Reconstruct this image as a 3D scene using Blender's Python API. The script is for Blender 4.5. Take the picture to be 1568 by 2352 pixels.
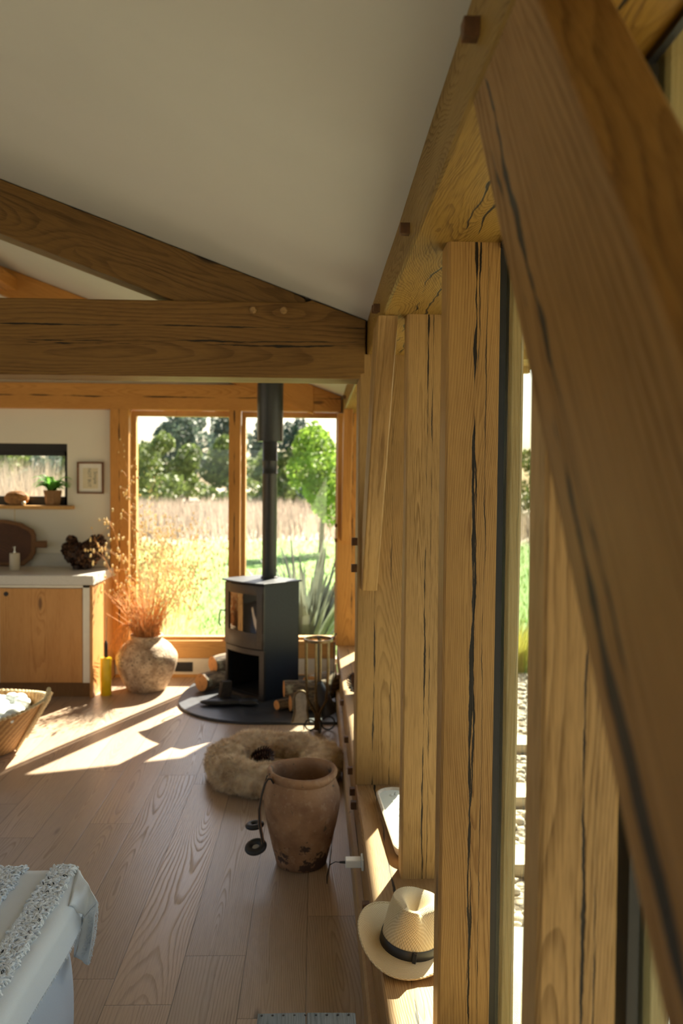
import bpy, bmesh, math, random
from mathutils import Vector, Matrix, noise as mnoise
from math import sin, cos, pi, radians as rad, sqrt, atan2
for o in list(bpy.data.objects): bpy.data.objects.remove(o)
S = bpy.context.scene
COL = S.collection
random.seed(11)
R = random.random
def U(a, b): return a + (b - a) * R()

# ---------------------------------------------------------------- camera
cd = bpy.data.cameras.new('camera'); cam = bpy.data.objects.new('camera', cd); COL.objects.link(cam)
cr = Vector((0.99946197, -0.03154184, 0.00899387)); cu = Vector((-0.00783101, 0.03679881, 0.99929201)); cf = Vector((0.03185047, 0.99882479, -0.036532))
cam.matrix_world = Matrix(((cr.x, cu.x, -cf.x, 0), (cr.y, cu.y, -cf.y, 0), (cr.z, cu.z, -cf.z, 1.65), (0, 0, 0, 1)))
cd.sensor_fit = 'VERTICAL'; cd.sensor_height = 36; cd.lens = 1900 * 36 / 2352
cd.clip_start = .05; cd.clip_end = 600
cd.dof.use_dof = True; cd.dof.focus_distance = 2.15; cd.dof.aperture_fstop = 3.4
S.camera = cam
# ---------------------------------------------------------------- light
SUN_EL, SUN_H = rad(39.5), Vector((-.40, -.917, 0)).normalized()
sd = bpy.data.lights.new('sun', 'SUN'); sd.energy = 34; sd.angle = rad(.6); sd.color = (1, .90, .72)
so = bpy.data.objects.new('sun', sd); COL.objects.link(so)
sdir = Vector((SUN_H.x * cos(SUN_EL), SUN_H.y * cos(SUN_EL), -sin(SUN_EL)))
so.rotation_euler = sdir.to_track_quat('-Z', 'Y').to_euler(); so.location = (4, 12, 9)
W = bpy.data.worlds.new('sky'); S.world = W; W.use_nodes = True
wn, wl = W.node_tree.nodes, W.node_tree.links
sky = wn.new('ShaderNodeTexSky'); sky.sky_type = 'NISHITA'; sky.sun_disc = False
sky.sun_elevation = SUN_EL; sky.sun_rotation = atan2(.40, .917); sky.air_density = 1.0; sky.dust_density = 2.2; sky.ozone_density = 1.0
wtint = wn.new('ShaderNodeMix'); wtint.data_type = 'RGBA'; wtint.blend_type = 'MULTIPLY'; wtint.inputs[0].default_value = 1; wtint.inputs[7].default_value = (1, .975, .955, 1); wl.new(sky.outputs[0], wtint.inputs[6]); wl.new(wtint.outputs[2], wn['Background'].inputs[0]); wn['Background'].inputs[1].default_value = .30
S.view_settings.view_transform = 'Standard'; S.view_settings.look = 'None'; S.view_settings.gamma = 1; S.view_settings.use_curve_mapping = False
S.view_settings.exposure = .12

# ---------------------------------------------------------------- node helpers
class NT:
    def __init__(s, name):
        s.m = bpy.data.materials.new(name); s.m.use_nodes = True; s.t = s.m.node_tree; s.n = s.t.nodes; s.b = s.n['Principled BSDF']
    def link(s, a, b): s.t.links.new(a, b)
    def put(s, sock, v):
        if isinstance(v, bpy.types.NodeSocket): s.link(v, sock)
        else: sock.default_value = v
    def math(s, op, a, b=0., c=0., clamp=False):
        n = s.n.new('ShaderNodeMath'); n.operation = op; n.use_clamp = clamp
        for i, v in enumerate((a, b, c)): s.put(n.inputs[i], v)
        return n.outputs[0]
    def vmath(s, op, a, b=(0, 0, 0)):
        n = s.n.new('ShaderNodeVectorMath'); n.operation = op
        s.put(n.inputs[0], a)
        if op == 'SCALE': s.put(n.inputs['Scale'], b)
        else: s.put(n.inputs[1], b)
        return n.outputs['Value'] if op in ('LENGTH', 'DOT_PRODUCT') else n.outputs[0]
    def noise(s, vec, scale=1., detail=3., rough=.5, out=0, dist=0.):
        n = s.n.new('ShaderNodeTexNoise'); s.put(n.inputs['Vector'], vec); n.inputs['Scale'].default_value = scale
        n.inputs['Detail'].default_value = detail; n.inputs['Roughness'].default_value = rough; n.inputs['Distortion'].default_value = dist
        return n.outputs[out]
    def vor(s, vec, scale=1., feat='F1', out=0):
        n = s.n.new('ShaderNodeTexVoronoi'); n.feature = feat; s.put(n.inputs['Vector'], vec); n.inputs['Scale'].default_value = scale
        return n.outputs[out]
    def map(s, v, a, b, c=0., d=1., smooth=True):
        n = s.n.new('ShaderNodeMapRange'); n.interpolation_type = 'SMOOTHSTEP' if smooth else 'LINEAR'
        for i, x in enumerate((v, a, b, c, d)): s.put(n.inputs[i], x)
        return n.outputs[0]
    def mix(s, f, a, b, mode='MIX'):
        n = s.n.new('ShaderNodeMix'); n.data_type = 'RGBA'; n.blend_type = mode; n.clamp_factor = True
        s.put(n.inputs[0], f); s.put(n.inputs[6], a if isinstance(a, bpy.types.NodeSocket) else (*a[:3], 1)); s.put(n.inputs[7], b if isinstance(b, bpy.types.NodeSocket) else (*b[:3], 1))
        return n.outputs[2]
    def obj(s): return s.n.new('ShaderNodeTexCoord').outputs['Object']
    def pos(s): return s.n.new('ShaderNodeNewGeometry').outputs['Position']
    def rnd(s): return s.n.new('ShaderNodeObjectInfo').outputs['Random']
    def sep(s, v):
        n = s.n.new('ShaderNodeSeparateXYZ'); s.put(n.inputs[0], v); return n.outputs
    def comb(s, x, y, z):
        n = s.n.new('ShaderNodeCombineXYZ')
        for i, v in enumerate((x, y, z)): s.put(n.inputs[i], v)
        return n.outputs[0]
    def bump(s, h, st=.3, d=.01):
        n = s.n.new('ShaderNodeBump'); n.inputs['Strength'].default_value = st; n.inputs['Distance'].default_value = d; s.put(n.inputs['Height'], h)
        s.link(n.outputs[0], s.b.inputs['Normal'])
    def done(s, col=None, rough=None, **kw):
        if col is not None: s.put(s.b.inputs['Base Color'], col if isinstance(col, bpy.types.NodeSocket) else (*col[:3], 1))
        if rough is not None: s.put(s.b.inputs['Roughness'], rough)
        for k, v in kw.items(): s.put(s.b.inputs[k.replace('_', ' ')], v)
        return s.m
def plain(name, col, rough=.6, var=.12, scale=20, bump=0., **kw):
    t = NT(name); n = t.noise(t.obj(), scale, 3)
    f = t.map(n, .3, .7, 0, 1)
    c = t.mix(f, [x * (1 - var) for x in col], [min(1, x * (1 + var)) for x in col])
    if bump: t.bump(n, bump, .01)
    return t.done(c, rough, **kw)

def oak(name, light=(0.390, 0.227, 0.077), dark=(0.176, 0.093, 0.025), ring=.0055, cracks=(), wild=1., rough=.55, tint=None, knots=.5):
    """oak with its grain along the object's local Z; cracks = (position across X, wander, width, seed, across axis)"""
    t = NT(name); raw = t.obj(); rn = t.rnd()
    off = t.comb(t.math('MULTIPLY', rn, 7.3), t.math('MULTIPLY', rn, 3.1), t.math('MULTIPLY', rn, 41.))
    v = t.vmath('ADD', raw, off)
    lo = t.noise(t.vmath('MULTIPLY', v, (3., 3., .50)), 1., 1, .5, out=1)
    lo = t.vmath('SUBTRACT', lo, (.5, .5, .5))
    kn_v = t.vmath('MULTIPLY', v, (6.5, 6.5, 1.9))
    kd = t.vor(kn_v, 1.); kc = t.sep(t.vor(kn_v, 1., out=1))
    kon = t.map(kc[0], 1 - knots * .5, 1 - knots * .5 + .02)
    knear = t.math('MULTIPLY', t.map(kd, .42, .05), kon)
    kcore = t.math('MULTIPLY', t.map(kd, .13, .06), kon)
    w2 = t.vmath('SUBTRACT', t.noise(t.vmath('MULTIPLY', v, (9, 9, 2.6)), 1., 3, .55, out=1), (.5, .5, .5))
    p = t.vmath('ADD', raw, t.vmath('SCALE', lo, .34 * wild)); p = t.vmath('ADD', p, t.vmath('SCALE', w2, .022 * wild))
    sx = t.sep(p)
    c0 = t.math('MULTIPLY', t.math('SUBTRACT', rn, .5), .16)
    r = t.vmath('LENGTH', t.comb(t.math('ADD', sx[0], c0), t.math('ADD', sx[1], t.math('MULTIPLY', rn, .10)), 0.))
    r = t.math('ADD', r, t.math('MULTIPLY', knear, .02))
    ph = t.math('MULTIPLY', r, 1 / ring)
    fr = t.math('FRACT', ph)
    rg = t.math('MULTIPLY', t.map(fr, .35, .92), t.map(fr, 1., .93))
    fine = t.noise(t.vmath('MULTIPLY', v, (420, 420, 14)), 1., 2, .6)
    med = t.noise(t.vmath('MULTIPLY', v, (14, 14, 1.6)), 1., 3, .5)
    big = t.noise(t.vmath('MULTIPLY', v, (3, 3, 1.2)), 1., 2, .5)
    f = t.math('ADD', t.math('MULTIPLY', rg, .50), t.math('MULTIPLY', t.map(fine, .42, .70), .50))
    f = t.math('MULTIPLY', f, t.map(med, .25, .75, .45, 1.2))
    f = t.math('ADD', f, t.math('MULTIPLY', t.map(big, .45, .72), .30), clamp=True)
    col = t.mix(f, light, dark)
    col = t.mix(t.math('MULTIPLY', kcore, .85), col, (dark[0] * .35, dark[1] * .35, dark[2] * .4))
    h = t.math('SUBTRACT', t.math('MULTIPLY', fine, .25), t.math('MULTIPLY', rg, .30))
    for (u0, wander, wid, sdv, ax) in cracks:
        q = t.sep(raw); z = q[2]
        nz = t.noise(t.comb(0., sdv * 3.7, z), 2.3, 3, .62); n2 = t.noise(t.comb(sdv * 9., 0., z), 34., 3, .7)
        cen = t.math('ADD', t.math('MULTIPLY', t.math('SUBTRACT', nz, .5), wander * 2), t.math('MULTIPLY', t.math('SUBTRACT', n2, .5), .005))
        d = t.math('ABSOLUTE', t.math('SUBTRACT', t.math('SUBTRACT', q[ax], u0), cen))
        nw = t.noise(t.comb(5. + sdv, sdv, z), 3.4, 3, .6)
        ww = t.math('MULTIPLY', t.map(nw, .40, .66), wid)
        m = t.math('MULTIPLY', t.map(t.math('SUBTRACT', d, ww), .0005, -.0005), t.map(nw, .40, .43))
        col = t.mix(m, col, (.012, .007, .003)); h = t.math('SUBTRACT', h, t.math('MULTIPLY', m, 3.))
    if tint: col = t.mix(1., col, tint, 'MULTIPLY')
    t.bump(h, .35, .0025)
    return t.done(col, t.map(f, 0, 1, rough - .08, rough + .12), Specular_IOR_Level=.35)

# ---------------------------------------------------------------- materials
M = {}
M['oak'] = oak('oak')
M['oak_post_long_split'] = oak('oak long split', cracks=[(.004, .012, .0062, 1.3, 0), (.010, .018, .0034, 12.9, 0), (.03, .010, .0014, 4.1, 0)], light=(0.423, 0.238, 0.074), dark=(0.201, 0.097, 0.025), wild=.7)
M['oak_post_split'] = oak('oak split', cracks=[(.006, .014, .0036, 2.2, 0), (.022, .01, .0020, 6.2, 0)], light=(0.465, 0.279, 0.103), wild=.6)
M['oak_main_post'] = oak('oak main post', cracks=[(-.045, .012, .0050, 7.7, 0), (.03, .02, .0020, 3.3, 0)], wild=.6)
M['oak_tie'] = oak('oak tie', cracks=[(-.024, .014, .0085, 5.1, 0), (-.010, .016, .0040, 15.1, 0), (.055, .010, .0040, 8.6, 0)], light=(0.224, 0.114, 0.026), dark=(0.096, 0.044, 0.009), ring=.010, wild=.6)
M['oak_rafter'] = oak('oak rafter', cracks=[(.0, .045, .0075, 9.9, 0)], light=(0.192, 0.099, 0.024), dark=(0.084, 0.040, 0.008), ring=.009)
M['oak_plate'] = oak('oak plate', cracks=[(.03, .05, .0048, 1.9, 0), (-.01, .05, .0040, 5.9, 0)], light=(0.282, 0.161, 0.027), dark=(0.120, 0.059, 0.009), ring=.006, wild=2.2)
M['oak_sill'] = oak('oak sill', cracks=[(-.040, .02, .0048, 4.7, 0)], light=(0.427, 0.250, 0.099), dark=(0.223, 0.111, 0.038), wild=.8)
M['oak_brace'] = oak('oak brace', cracks=[(-.035, .03, .0120, 3.9, 0), (-.070, .04, .0090, 6.9, 0)], light=(0.302, 0.153, 0.039), dark=(0.140, 0.064, 0.014), ring=.011, wild=.8)
M['oak_gable'] = oak('oak gable', cracks=[(.0, .012, .0060, 2.9, 0)], light=(.55, .26, .062), dark=(.32, .135, .025), wild=.6)
M['oak_frame'] = oak('oak frame', light=(.60, .34, .115), dark=(.38, .19, .055), wild=.4, knots=.2)
M['oak_outside'] = oak('oak weathered', light=(.40, .33, .17), dark=(.26, .20, .09), wild=.4)
M['oak_door'] = oak('oak door', light=(.55, .28, .09), dark=(.36, .16, .045), ring=.008, wild=.8, knots=.9)
M['oak_dark'] = oak('oak dark', light=(.20, .10, .03), dark=(.10, .045, .014), wild=.5)
M['oak_gable_plain'] = oak('oak gable plain', light=(.55, .26, .062), dark=(.32, .135, .025), wild=.2)
M['oak_slim_brace'] = oak('oak slim brace', wild=.12, knots=.1)
M['peg'] = plain('peg oak', (.13, .055, .018), .6, .25, 60)
M['peg_light'] = plain('round peg', (.34, .20, .075), .6, .2, 60)
def plaster(name, col, b=.05):
    t = NT(name); p = t.pos(); n = t.noise(p, 3., 4); n2 = t.noise(p, 160., 3)
    c = t.mix(t.map(n, .3, .7), [x * .97 for x in col], col); t.bump(n2, b, .002); return t.done(c, .85)
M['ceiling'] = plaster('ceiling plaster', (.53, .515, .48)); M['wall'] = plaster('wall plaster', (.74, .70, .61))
def floor_mat():
    t = NT('oak floorboards'); p = t.sep(t.pos()); w = .211
    bx = t.math('DIVIDE', t.math('ADD', p[0], .228 + 10 * w), w); i = t.math('FLOOR', bx); fx = t.math('SUBTRACT', bx, i)
    wn1 = t.n.new('ShaderNodeTexWhiteNoise'); wn1.noise_dimensions = '1D'; t.put(wn1.inputs['W'], i)
    by = t.math('DIVIDE', t.math('ADD', p[1], t.math('MULTIPLY', wn1.outputs[0], 1.9)), 1.9); j = t.math('FLOOR', by); fy = t.math('SUBTRACT', by, j)
    wn2 = t.n.new('ShaderNodeTexWhiteNoise'); wn2.noise_dimensions = '2D'; t.put(wn2.inputs['Vector'], t.comb(i, j, 0.)); rs = t.sep(wn2.outputs[1])
    lx = t.math('MULTIPLY', t.math('SUBTRACT', fx, .5), w)
    v = t.comb(t.math('ADD', lx, t.math('MULTIPLY', rs[0], 9.)), t.math('MULTIPLY', rs[1], 9.), p[1])
    lo = t.vmath('SUBTRACT', t.noise(t.vmath('MULTIPLY', v, (2.2, 2.2, .60)), 1., 1, .5, out=1), (.5, .5, .5))
    w2 = t.vmath('SUBTRACT', t.noise(t.vmath('MULTIPLY', v, (16, 16, 3.)), 1., 3, .55, out=1), (.5, .5, .5))
    pp = t.sep(t.vmath('ADD', t.vmath('SCALE', lo, .26), t.vmath('SCALE', w2, .010)))
    rr = t.vmath('LENGTH', t.comb(t.math('ADD', lx, pp[0]), t.math('ADD', pp[1], t.math('MULTIPLY', rs[2], .07)), 0.))
    fr = t.math('FRACT', t.math('MULTIPLY', rr, 1 / .0085))
    rg = t.math('MULTIPLY', t.map(fr, .45, .9), t.map(fr, 1., .92))
    fine = t.noise(t.vmath('MULTIPLY', v, (380, 380, 9)), 1., 2, .6)
    med = t.noise(t.vmath('MULTIPLY', v, (10, 10, 1.2)), 1., 3)
    f = t.math('ADD', t.math('MULTIPLY', rg, .46), t.math('MULTIPLY', t.map(fine, .42, .7), .42))
    f = t.math('MULTIPLY', f, t.map(med, .3, .7, .5, 1.1))
    col = t.mix(f, (.40, .295, .215), (.20, .135, .09))
    col = t.mix(1., col, t.mix(rs[2], (.86, .86, .86), (1.1, 1.06, 1.0)), 'MULTIPLY')
    kv = t.vmath('MULTIPLY', v, (7, 7, 1.7)); kd = t.vor(kv, 1.); kc = t.sep(t.vor(kv, 1., out=1))
    col = t.mix(t.math('MULTIPLY', t.map(kd, .13, .05), t.map(kc[0], .78, .8)), col, (.07, .045, .03))
    ed = t.math('MINIMUM', t.math('MINIMUM', fx, t.math('SUBTRACT', 1., fx)), t.math('MULTIPLY', t.math('MINIMUM', fy, t.math('SUBTRACT', 1., fy)), 9.))
    seam = t.map(ed, .012, .004); col = t.mix(t.math('MULTIPLY', seam, .75), col, (.05, .03, .018))
    t.bump(t.math('SUBTRACT', t.math('MULTIPLY', rg, -.5), t.math('MULTIPLY', seam, 2.)), .22, .002)
    return t.done(col, t.math('ADD', .30, t.math('MULTIPLY', rg, .2)), Specular_IOR_Level=.8)
M['floor'] = floor_mat()
def glass_mat(name, tint=(.93, .97, .94), ior=1.5, rough=0.):
    m = bpy.data.materials.new(name); m.use_nodes = True; n = m.node_tree.nodes; l = m.node_tree.links
    n.remove(n['Principled BSDF']); tr = n.new('ShaderNodeBsdfTransparent'); tr.inputs[0].default_value = (*tint, 1)
    gl = n.new('ShaderNodeBsdfGlossy'); gl.inputs['Roughness'].default_value = rough; ge = n.new('ShaderNodeNewGeometry'); dt = n.new('ShaderNodeVectorMath'); dt.operation = 'DOT_PRODUCT'; l.new(ge.outputs['Incoming'], dt.inputs[0]); l.new(ge.outputs['Normal'], dt.inputs[1])
    def mt(op, a, b=0.):
        q = n.new('ShaderNodeMath'); q.operation = op; q.use_clamp = op == 'ADD'
        for i, v in enumerate((a, b)):
            if isinstance(v, bpy.types.NodeSocket): l.new(v, q.inputs[i])
            else: q.inputs[i].default_value = v
        return q.outputs[0]
    f0 = ((ior - 1) / (ior + 1)) ** 2
    fr = mt('ADD', mt('MULTIPLY', mt('POWER', mt('SUBTRACT', 1., mt('ABSOLUTE', dt.outputs['Value'])), 5.), 1 - f0), f0)
    mx = n.new('ShaderNodeMixShader'); l.new(fr, mx.inputs[0]); l.new(tr.outputs[0], mx.inputs[1]); l.new(gl.outputs[0], mx.inputs[2]); l.new(mx.outputs[0], n['Material Output'].inputs[0])
    return m
M['glass'] = glass_mat('window glass', (.96, .97, .96)); M['glass_side'] = glass_mat('side window glass', (.88, .92, .87))
M['black'] = plain('black rubber', (.008, .008, .009), .5, .1)
M['stove'] = plain('black stove steel', (.014, .018, .025), .45, .2, 90, .05, Specular_IOR_Level=.3)
M['stove_door'] = plain('bronze black cast door', (.05, .038, .028), .45, .2, 120, .06)
M['stove_dark'] = plain('stove inside', (.006, .005, .005), .8)
M['stove_glass'] = plain('stove glass', (.012, .010, .008), .03, .1, IOR=2.2)
M['flue'] = plain('flue pipe black', (.018, .021, .024), .38, .15, 60)
M['hearth'] = plain('hearth slate', (.030, .034, .044), .42, .25, 25)
M['bronze'] = plain('aged brass', (.16, .115, .06), .38, .25, 80, Metallic=.75)
M['iron'] = plain('wrought iron', (.018, .016, .016), .45, .2, 90, .1)
M['shovel'] = plain('grey steel pan', (.42, .38, .32), .5, .15, 40)
M['terracotta'] = None
def pot_mat():
    t = NT('old terracotta'); o = t.obj(); n = t.noise(o, 9., 5, .6); n2 = t.noise(o, 40., 4); z = t.sep(o)[2]
    c = t.mix(t.map(n, .3, .7), (.25, .125, .065), (.40, .225, .12))
    c = t.mix(t.math('MULTIPLY', t.map(n2, .55, .7), .5), c, (.46, .31, .20))
    st = t.noise(o, 14., 5, .65)
    low = t.math('ADD', st, t.map(z, .02, .17, .10, -.10, False)); c = t.mix(t.map(low, .565, .60), c, (.075, .042, .030))
    c = t.mix(t.math('MULTIPLY', t.map(t.noise(o, 22., 3), .66, .70), .8), c, (.10, .075, .05))
    t.bump(t.math('ADD', n2, t.math('MULTIPLY', n, .6)), .35, .006); return t.done(c, .78)
M['terracotta'] = pot_mat()
def vase_mat():
    t = NT('rough stoneware vase'); o = t.obj(); n = t.noise(o, 14., 5, .65); n2 = t.noise(o, 70., 3)
    c = t.mix(t.map(n, .35, .65), (.34, .23, .14), (.60, .46, .31)); c = t.mix(t.map(n2, .55, .68), c, (.15, .10, .065)); t.bump(n2, .6, .006); return t.done(c, .8)
M['vase'] = vase_mat()
M['worktop'] = plain('pale stone worktop', (.56, .53, .48), .35, .10, 240)
M['cream'] = plain('cream painted wood', (.70, .66, .56), .5, .03)
M['white_plastic'] = plain('white plastic', (.78, .78, .76), .35, .03)
M['yellow'] = plain('yellow enamel', (.80, .55, .01), .3, .05)
M['ceramic'] = plain('cream ceramic', (.60, .52, .40), .4, .05)
M['steel'] = plain('steel', (.5, .5, .48), .25, .05, Metallic=1.)
M['board_wood'] = oak('old dark chopping board', light=(.10, .034, .011), dark=(.028, .009, .004), ring=.014)
M['board_light'] = oak('board edge wood', light=(.20, .085, .025), dark=(.09, .035, .010), ring=.014)
M['cone'] = plain('pine cone scales', (.050, .022, .014), .6, .6, 40)
M['cone_light'] = plain('pine cone tips', (.16, .075, .035), .6, .4, 60)
M['log_end'] = None
def logend():
    t = NT('cut log end'); o = t.obj(); p = t.sep(o); r = t.vmath('LENGTH', t.comb(p[0], p[1], 0.)); r = t.math('ADD', r, t.math('MULTIPLY', t.noise(o, 18., 2), .01))
    f = t.math('FRACT', t.math('MULTIPLY', r, 130.)); c = t.mix(t.map(f, .3, .9), (.80, .38, .12), (.56, .23, .06)); c = t.mix(t.map(t.noise(o, 30., 3), .55, .75), c, (.30, .11, .035)); return t.done(c, .75)
M['log_end'] = logend()
def bark():
    t = NT('log bark'); o = t.obj(); n = t.noise(t.vmath('MULTIPLY', o, (50, 50, 12)), 1., 4, .6); m = t.noise(o, 14., 4, .6)
    c = t.mix(t.map(n, .35, .65), (.05, .032, .020), (.19, .135, .085)); c = t.mix(t.map(m, .52, .66), c, (.30, .27, .19)); t.bump(n, .8, .008); return t.done(c, .9)
M['bark'] = bark()
M['cloth'] = plain('white cotton throw', (.72, .77, .83), .9, .04, 900, .25)
M['tuft'] = plain('white cotton tufts', (.78, .82, .87), .95, .05, 300)
M['sheet'] = plain('pale bed cover', (.58, .64, .72), .9, .04, 700, .25)
M['wool'] = plain('white wool', (.72, .76, .74), .95, .08, 30, .3)
def fur_mat():
    t = NT('beige long pile fur'); o = t.obj(); n = t.noise(o, 22., 4, .6); n2 = t.noise(o, 6., 2)
    c = t.mix(t.map(n, .3, .7), (.72, .55, .37), (.95, .82, .62)); c = t.mix(t.math('MULTIPLY', t.map(n2, .4, .7), .35), c, (.55, .40, .25)); t.done(c, .95); tl = t.n.new('ShaderNodeBsdfTranslucent'); t.link(c, tl.inputs[0]); mx = t.n.new('ShaderNodeMixShader'); mx.inputs[0].default_value = .35
    t.link(t.b.outputs[0], mx.inputs[1]); t.link(tl.outputs[0], mx.inputs[2]); t.link(mx.outputs[0], t.n['Material Output'].inputs[0]); return t.m
M['fur'] = fur_mat()
def weave(name, a, b, s=110., bump=.5):
    t = NT(name); o = t.obj(); p = t.sep(o); ang = t.math('MULTIPLY', t.math('ARCTAN2', p[1], p[0]), 46.)
    w = t.math('MULTIPLY', t.math('SINE', t.math('ADD', ang, t.math('MULTIPLY', p[2], s * 2.))), t.math('SINE', t.math('MULTIPLY', p[2], s * 3.)))
    n = t.noise(o, 60., 3); c = t.mix(t.map(t.math('ADD', w, t.math('MULTIPLY', t.math('SUBTRACT', n, .5), 1.5)), -1, 1), a, b); t.bump(w, bump, .004); return t.done(c, .8)
M['basket'] = weave('woven seagrass', (.24, .115, .035), (.52, .29, .10)); M['potbasket'] = weave('woven pot', (.18, .09, .035), (.36, .20, .085), 160.)
M['rope'] = plain('raffia rope', (.62, .48, .27), .85, .2, 120, .3)
def straw():
    t = NT('woven straw'); o = t.obj(); p = t.sep(o); a = t.math('MULTIPLY', t.math('ARCTAN2', p[1], p[0]), 75.)
    r = t.math('MULTIPLY', t.vmath('LENGTH', o), 1500.)
    w = t.math('MULTIPLY', t.math('SINE', a), t.math('SINE', r)); c = t.mix(t.map(w, -1, 1), (.50, .37, .20), (.72, .59, .38)); t.bump(w, .5, .0015); return t.done(c, .75)
M['straw'] = straw()
M['ribbon'] = plain('black grosgrain ribbon', (.010, .010, .013), .45, .2, 200)
M['wax'] = plain('white candle wax', (.74, .76, .70), .35, .02, Subsurface_Weight=.15)
M['dough'] = plain('pale whitewashed wood bowl', (.62, .52, .39), .6, .12, 60)
M['leather'] = plain('tan leather band', (.22, .11, .055), .5, .2, 60)
M['pad'] = plain('black ear cushion', (.012, .012, .014), .5, .1)
M['grille'] = plain('grey speaker mesh', (.36, .35, .34), .6, .1, 500)
M['greywood'] = oak('grey painted boards', light=(.20, .225, .24), dark=(.10, .115, .125), wild=.4)
M['paper'] = plain('cream paper', (.66, .60, .44), .8, .03); M['ink'] = plain('grey ink', (.12, .14, .13), .8); M['mount'] = plain('white mount', (.78, .76, .70), .8, .02)
M['walnut'] = plain('walnut frame', (.17, .075, .028), .5, .25, 60)
M['drygrass'] = plain('rust dry stems', (.56, .27, .09), .8, .4, 30); M['seed'] = plain('golden seed heads', (.80, .58, .26), .7, .2, 60)
def leafm(name, col, tr=.35, var=.35):
    t = NT(name); n = t.noise(t.pos(), 2.5, 3); c = t.mix(t.map(n, .3, .7), [x * (1 - var) for x in col], [min(1, x * (1 + var)) for x in col])
    t.done(c, .6); tl = t.n.new('ShaderNodeBsdfTranslucent'); t.link(c, tl.inputs[0]); mx = t.n.new('ShaderNodeMixShader'); mx.inputs[0].default_value = tr
    t.link(t.b.outputs[0], mx.inputs[1]); t.link(tl.outputs[0], mx.inputs[2]); t.link(mx.outputs[0], t.n['Material Output'].inputs[0]); return t.m
M['leaf_dark'] = leafm('blue green foliage', (.13, .18, .13)); M['leaf_mid'] = leafm('hedge foliage', (.17, .23, .06)); M['leaf_light'] = leafm('bright foliage', (.27, .40, .06), .5)
M['leaf_pine'] = leafm('pine foliage', (.045, .095, .06), .15); M['fern'] = leafm('fern green', (.16, .40, .06), .5); M['phormium'] = leafm('sword leaves', (.11, .13, .10), .2, .6)
M['phormium'].node_tree.nodes['Principled BSDF'].inputs['Roughness'].default_value = .3
M['meadow_blade'] = leafm('bleached meadow grass', (.29, .235, .185), .4, .2); M['stipa'] = leafm('golden oat grass', (.54, .41, .24), .5, .2); M['lawn_blade'] = leafm('lawn grass', (.12, .235, .04), .4)
M['trunk'] = plain('tree bark', (.10, .075, .05), .9, .3, 8)
def ground():
    t = NT('garden ground'); p = t.pos(); y = t.sep(p)
    n = t.noise(p, .35, 4); g = t.mix(t.map(t.noise(p, 5., 4), .3, .7), (.10, .20, .035), (.16, .27, .055))
    d = t.mix(t.map(t.noise(p, 3., 4), .3, .7), (.26, .21, .155), (.34, .28, .22))
    k = t.math('ADD', y[1], t.math('MULTIPLY', t.math('SUBTRACT', n, .5), 6.)); k2 = t.math('SUBTRACT', 1., t.map(y[1], 7.3, 7.6)); return t.done(t.mix(k2, t.mix(t.map(k, 23., 26.), g, d), (.27, .24, .19)), .95)
M['ground'] = ground()
def gravel():
    t = NT('pale gravel'); p = t.pos(); d = t.vor(p, 22.); cc = t.vor(p, 22., out=1); f = t.sep(cc)[0]
    c = t.mix(f, (.30, .25, .19), (.62, .56, .47)); c = t.mix(t.map(d, .45, .75), c, (.10, .075, .05)); t.bump(t.math('SUBTRACT', 1., d), 1., .03); return t.done(c, .85)
M['gravel'] = gravel()
M['sleeper'] = oak('weathered sleeper', light=(.60, .50, .34), dark=(.36, .28, .17)); M['stone'] = plain('pale stone', (.55, .57, .55), .8, .1, 12)
M['soffit'] = plain('soffit boards', (.34, .24, .07), .7, .2, 12); M['roof'] = plain('roof covering', (.06, .06, .065), .8)

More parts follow.
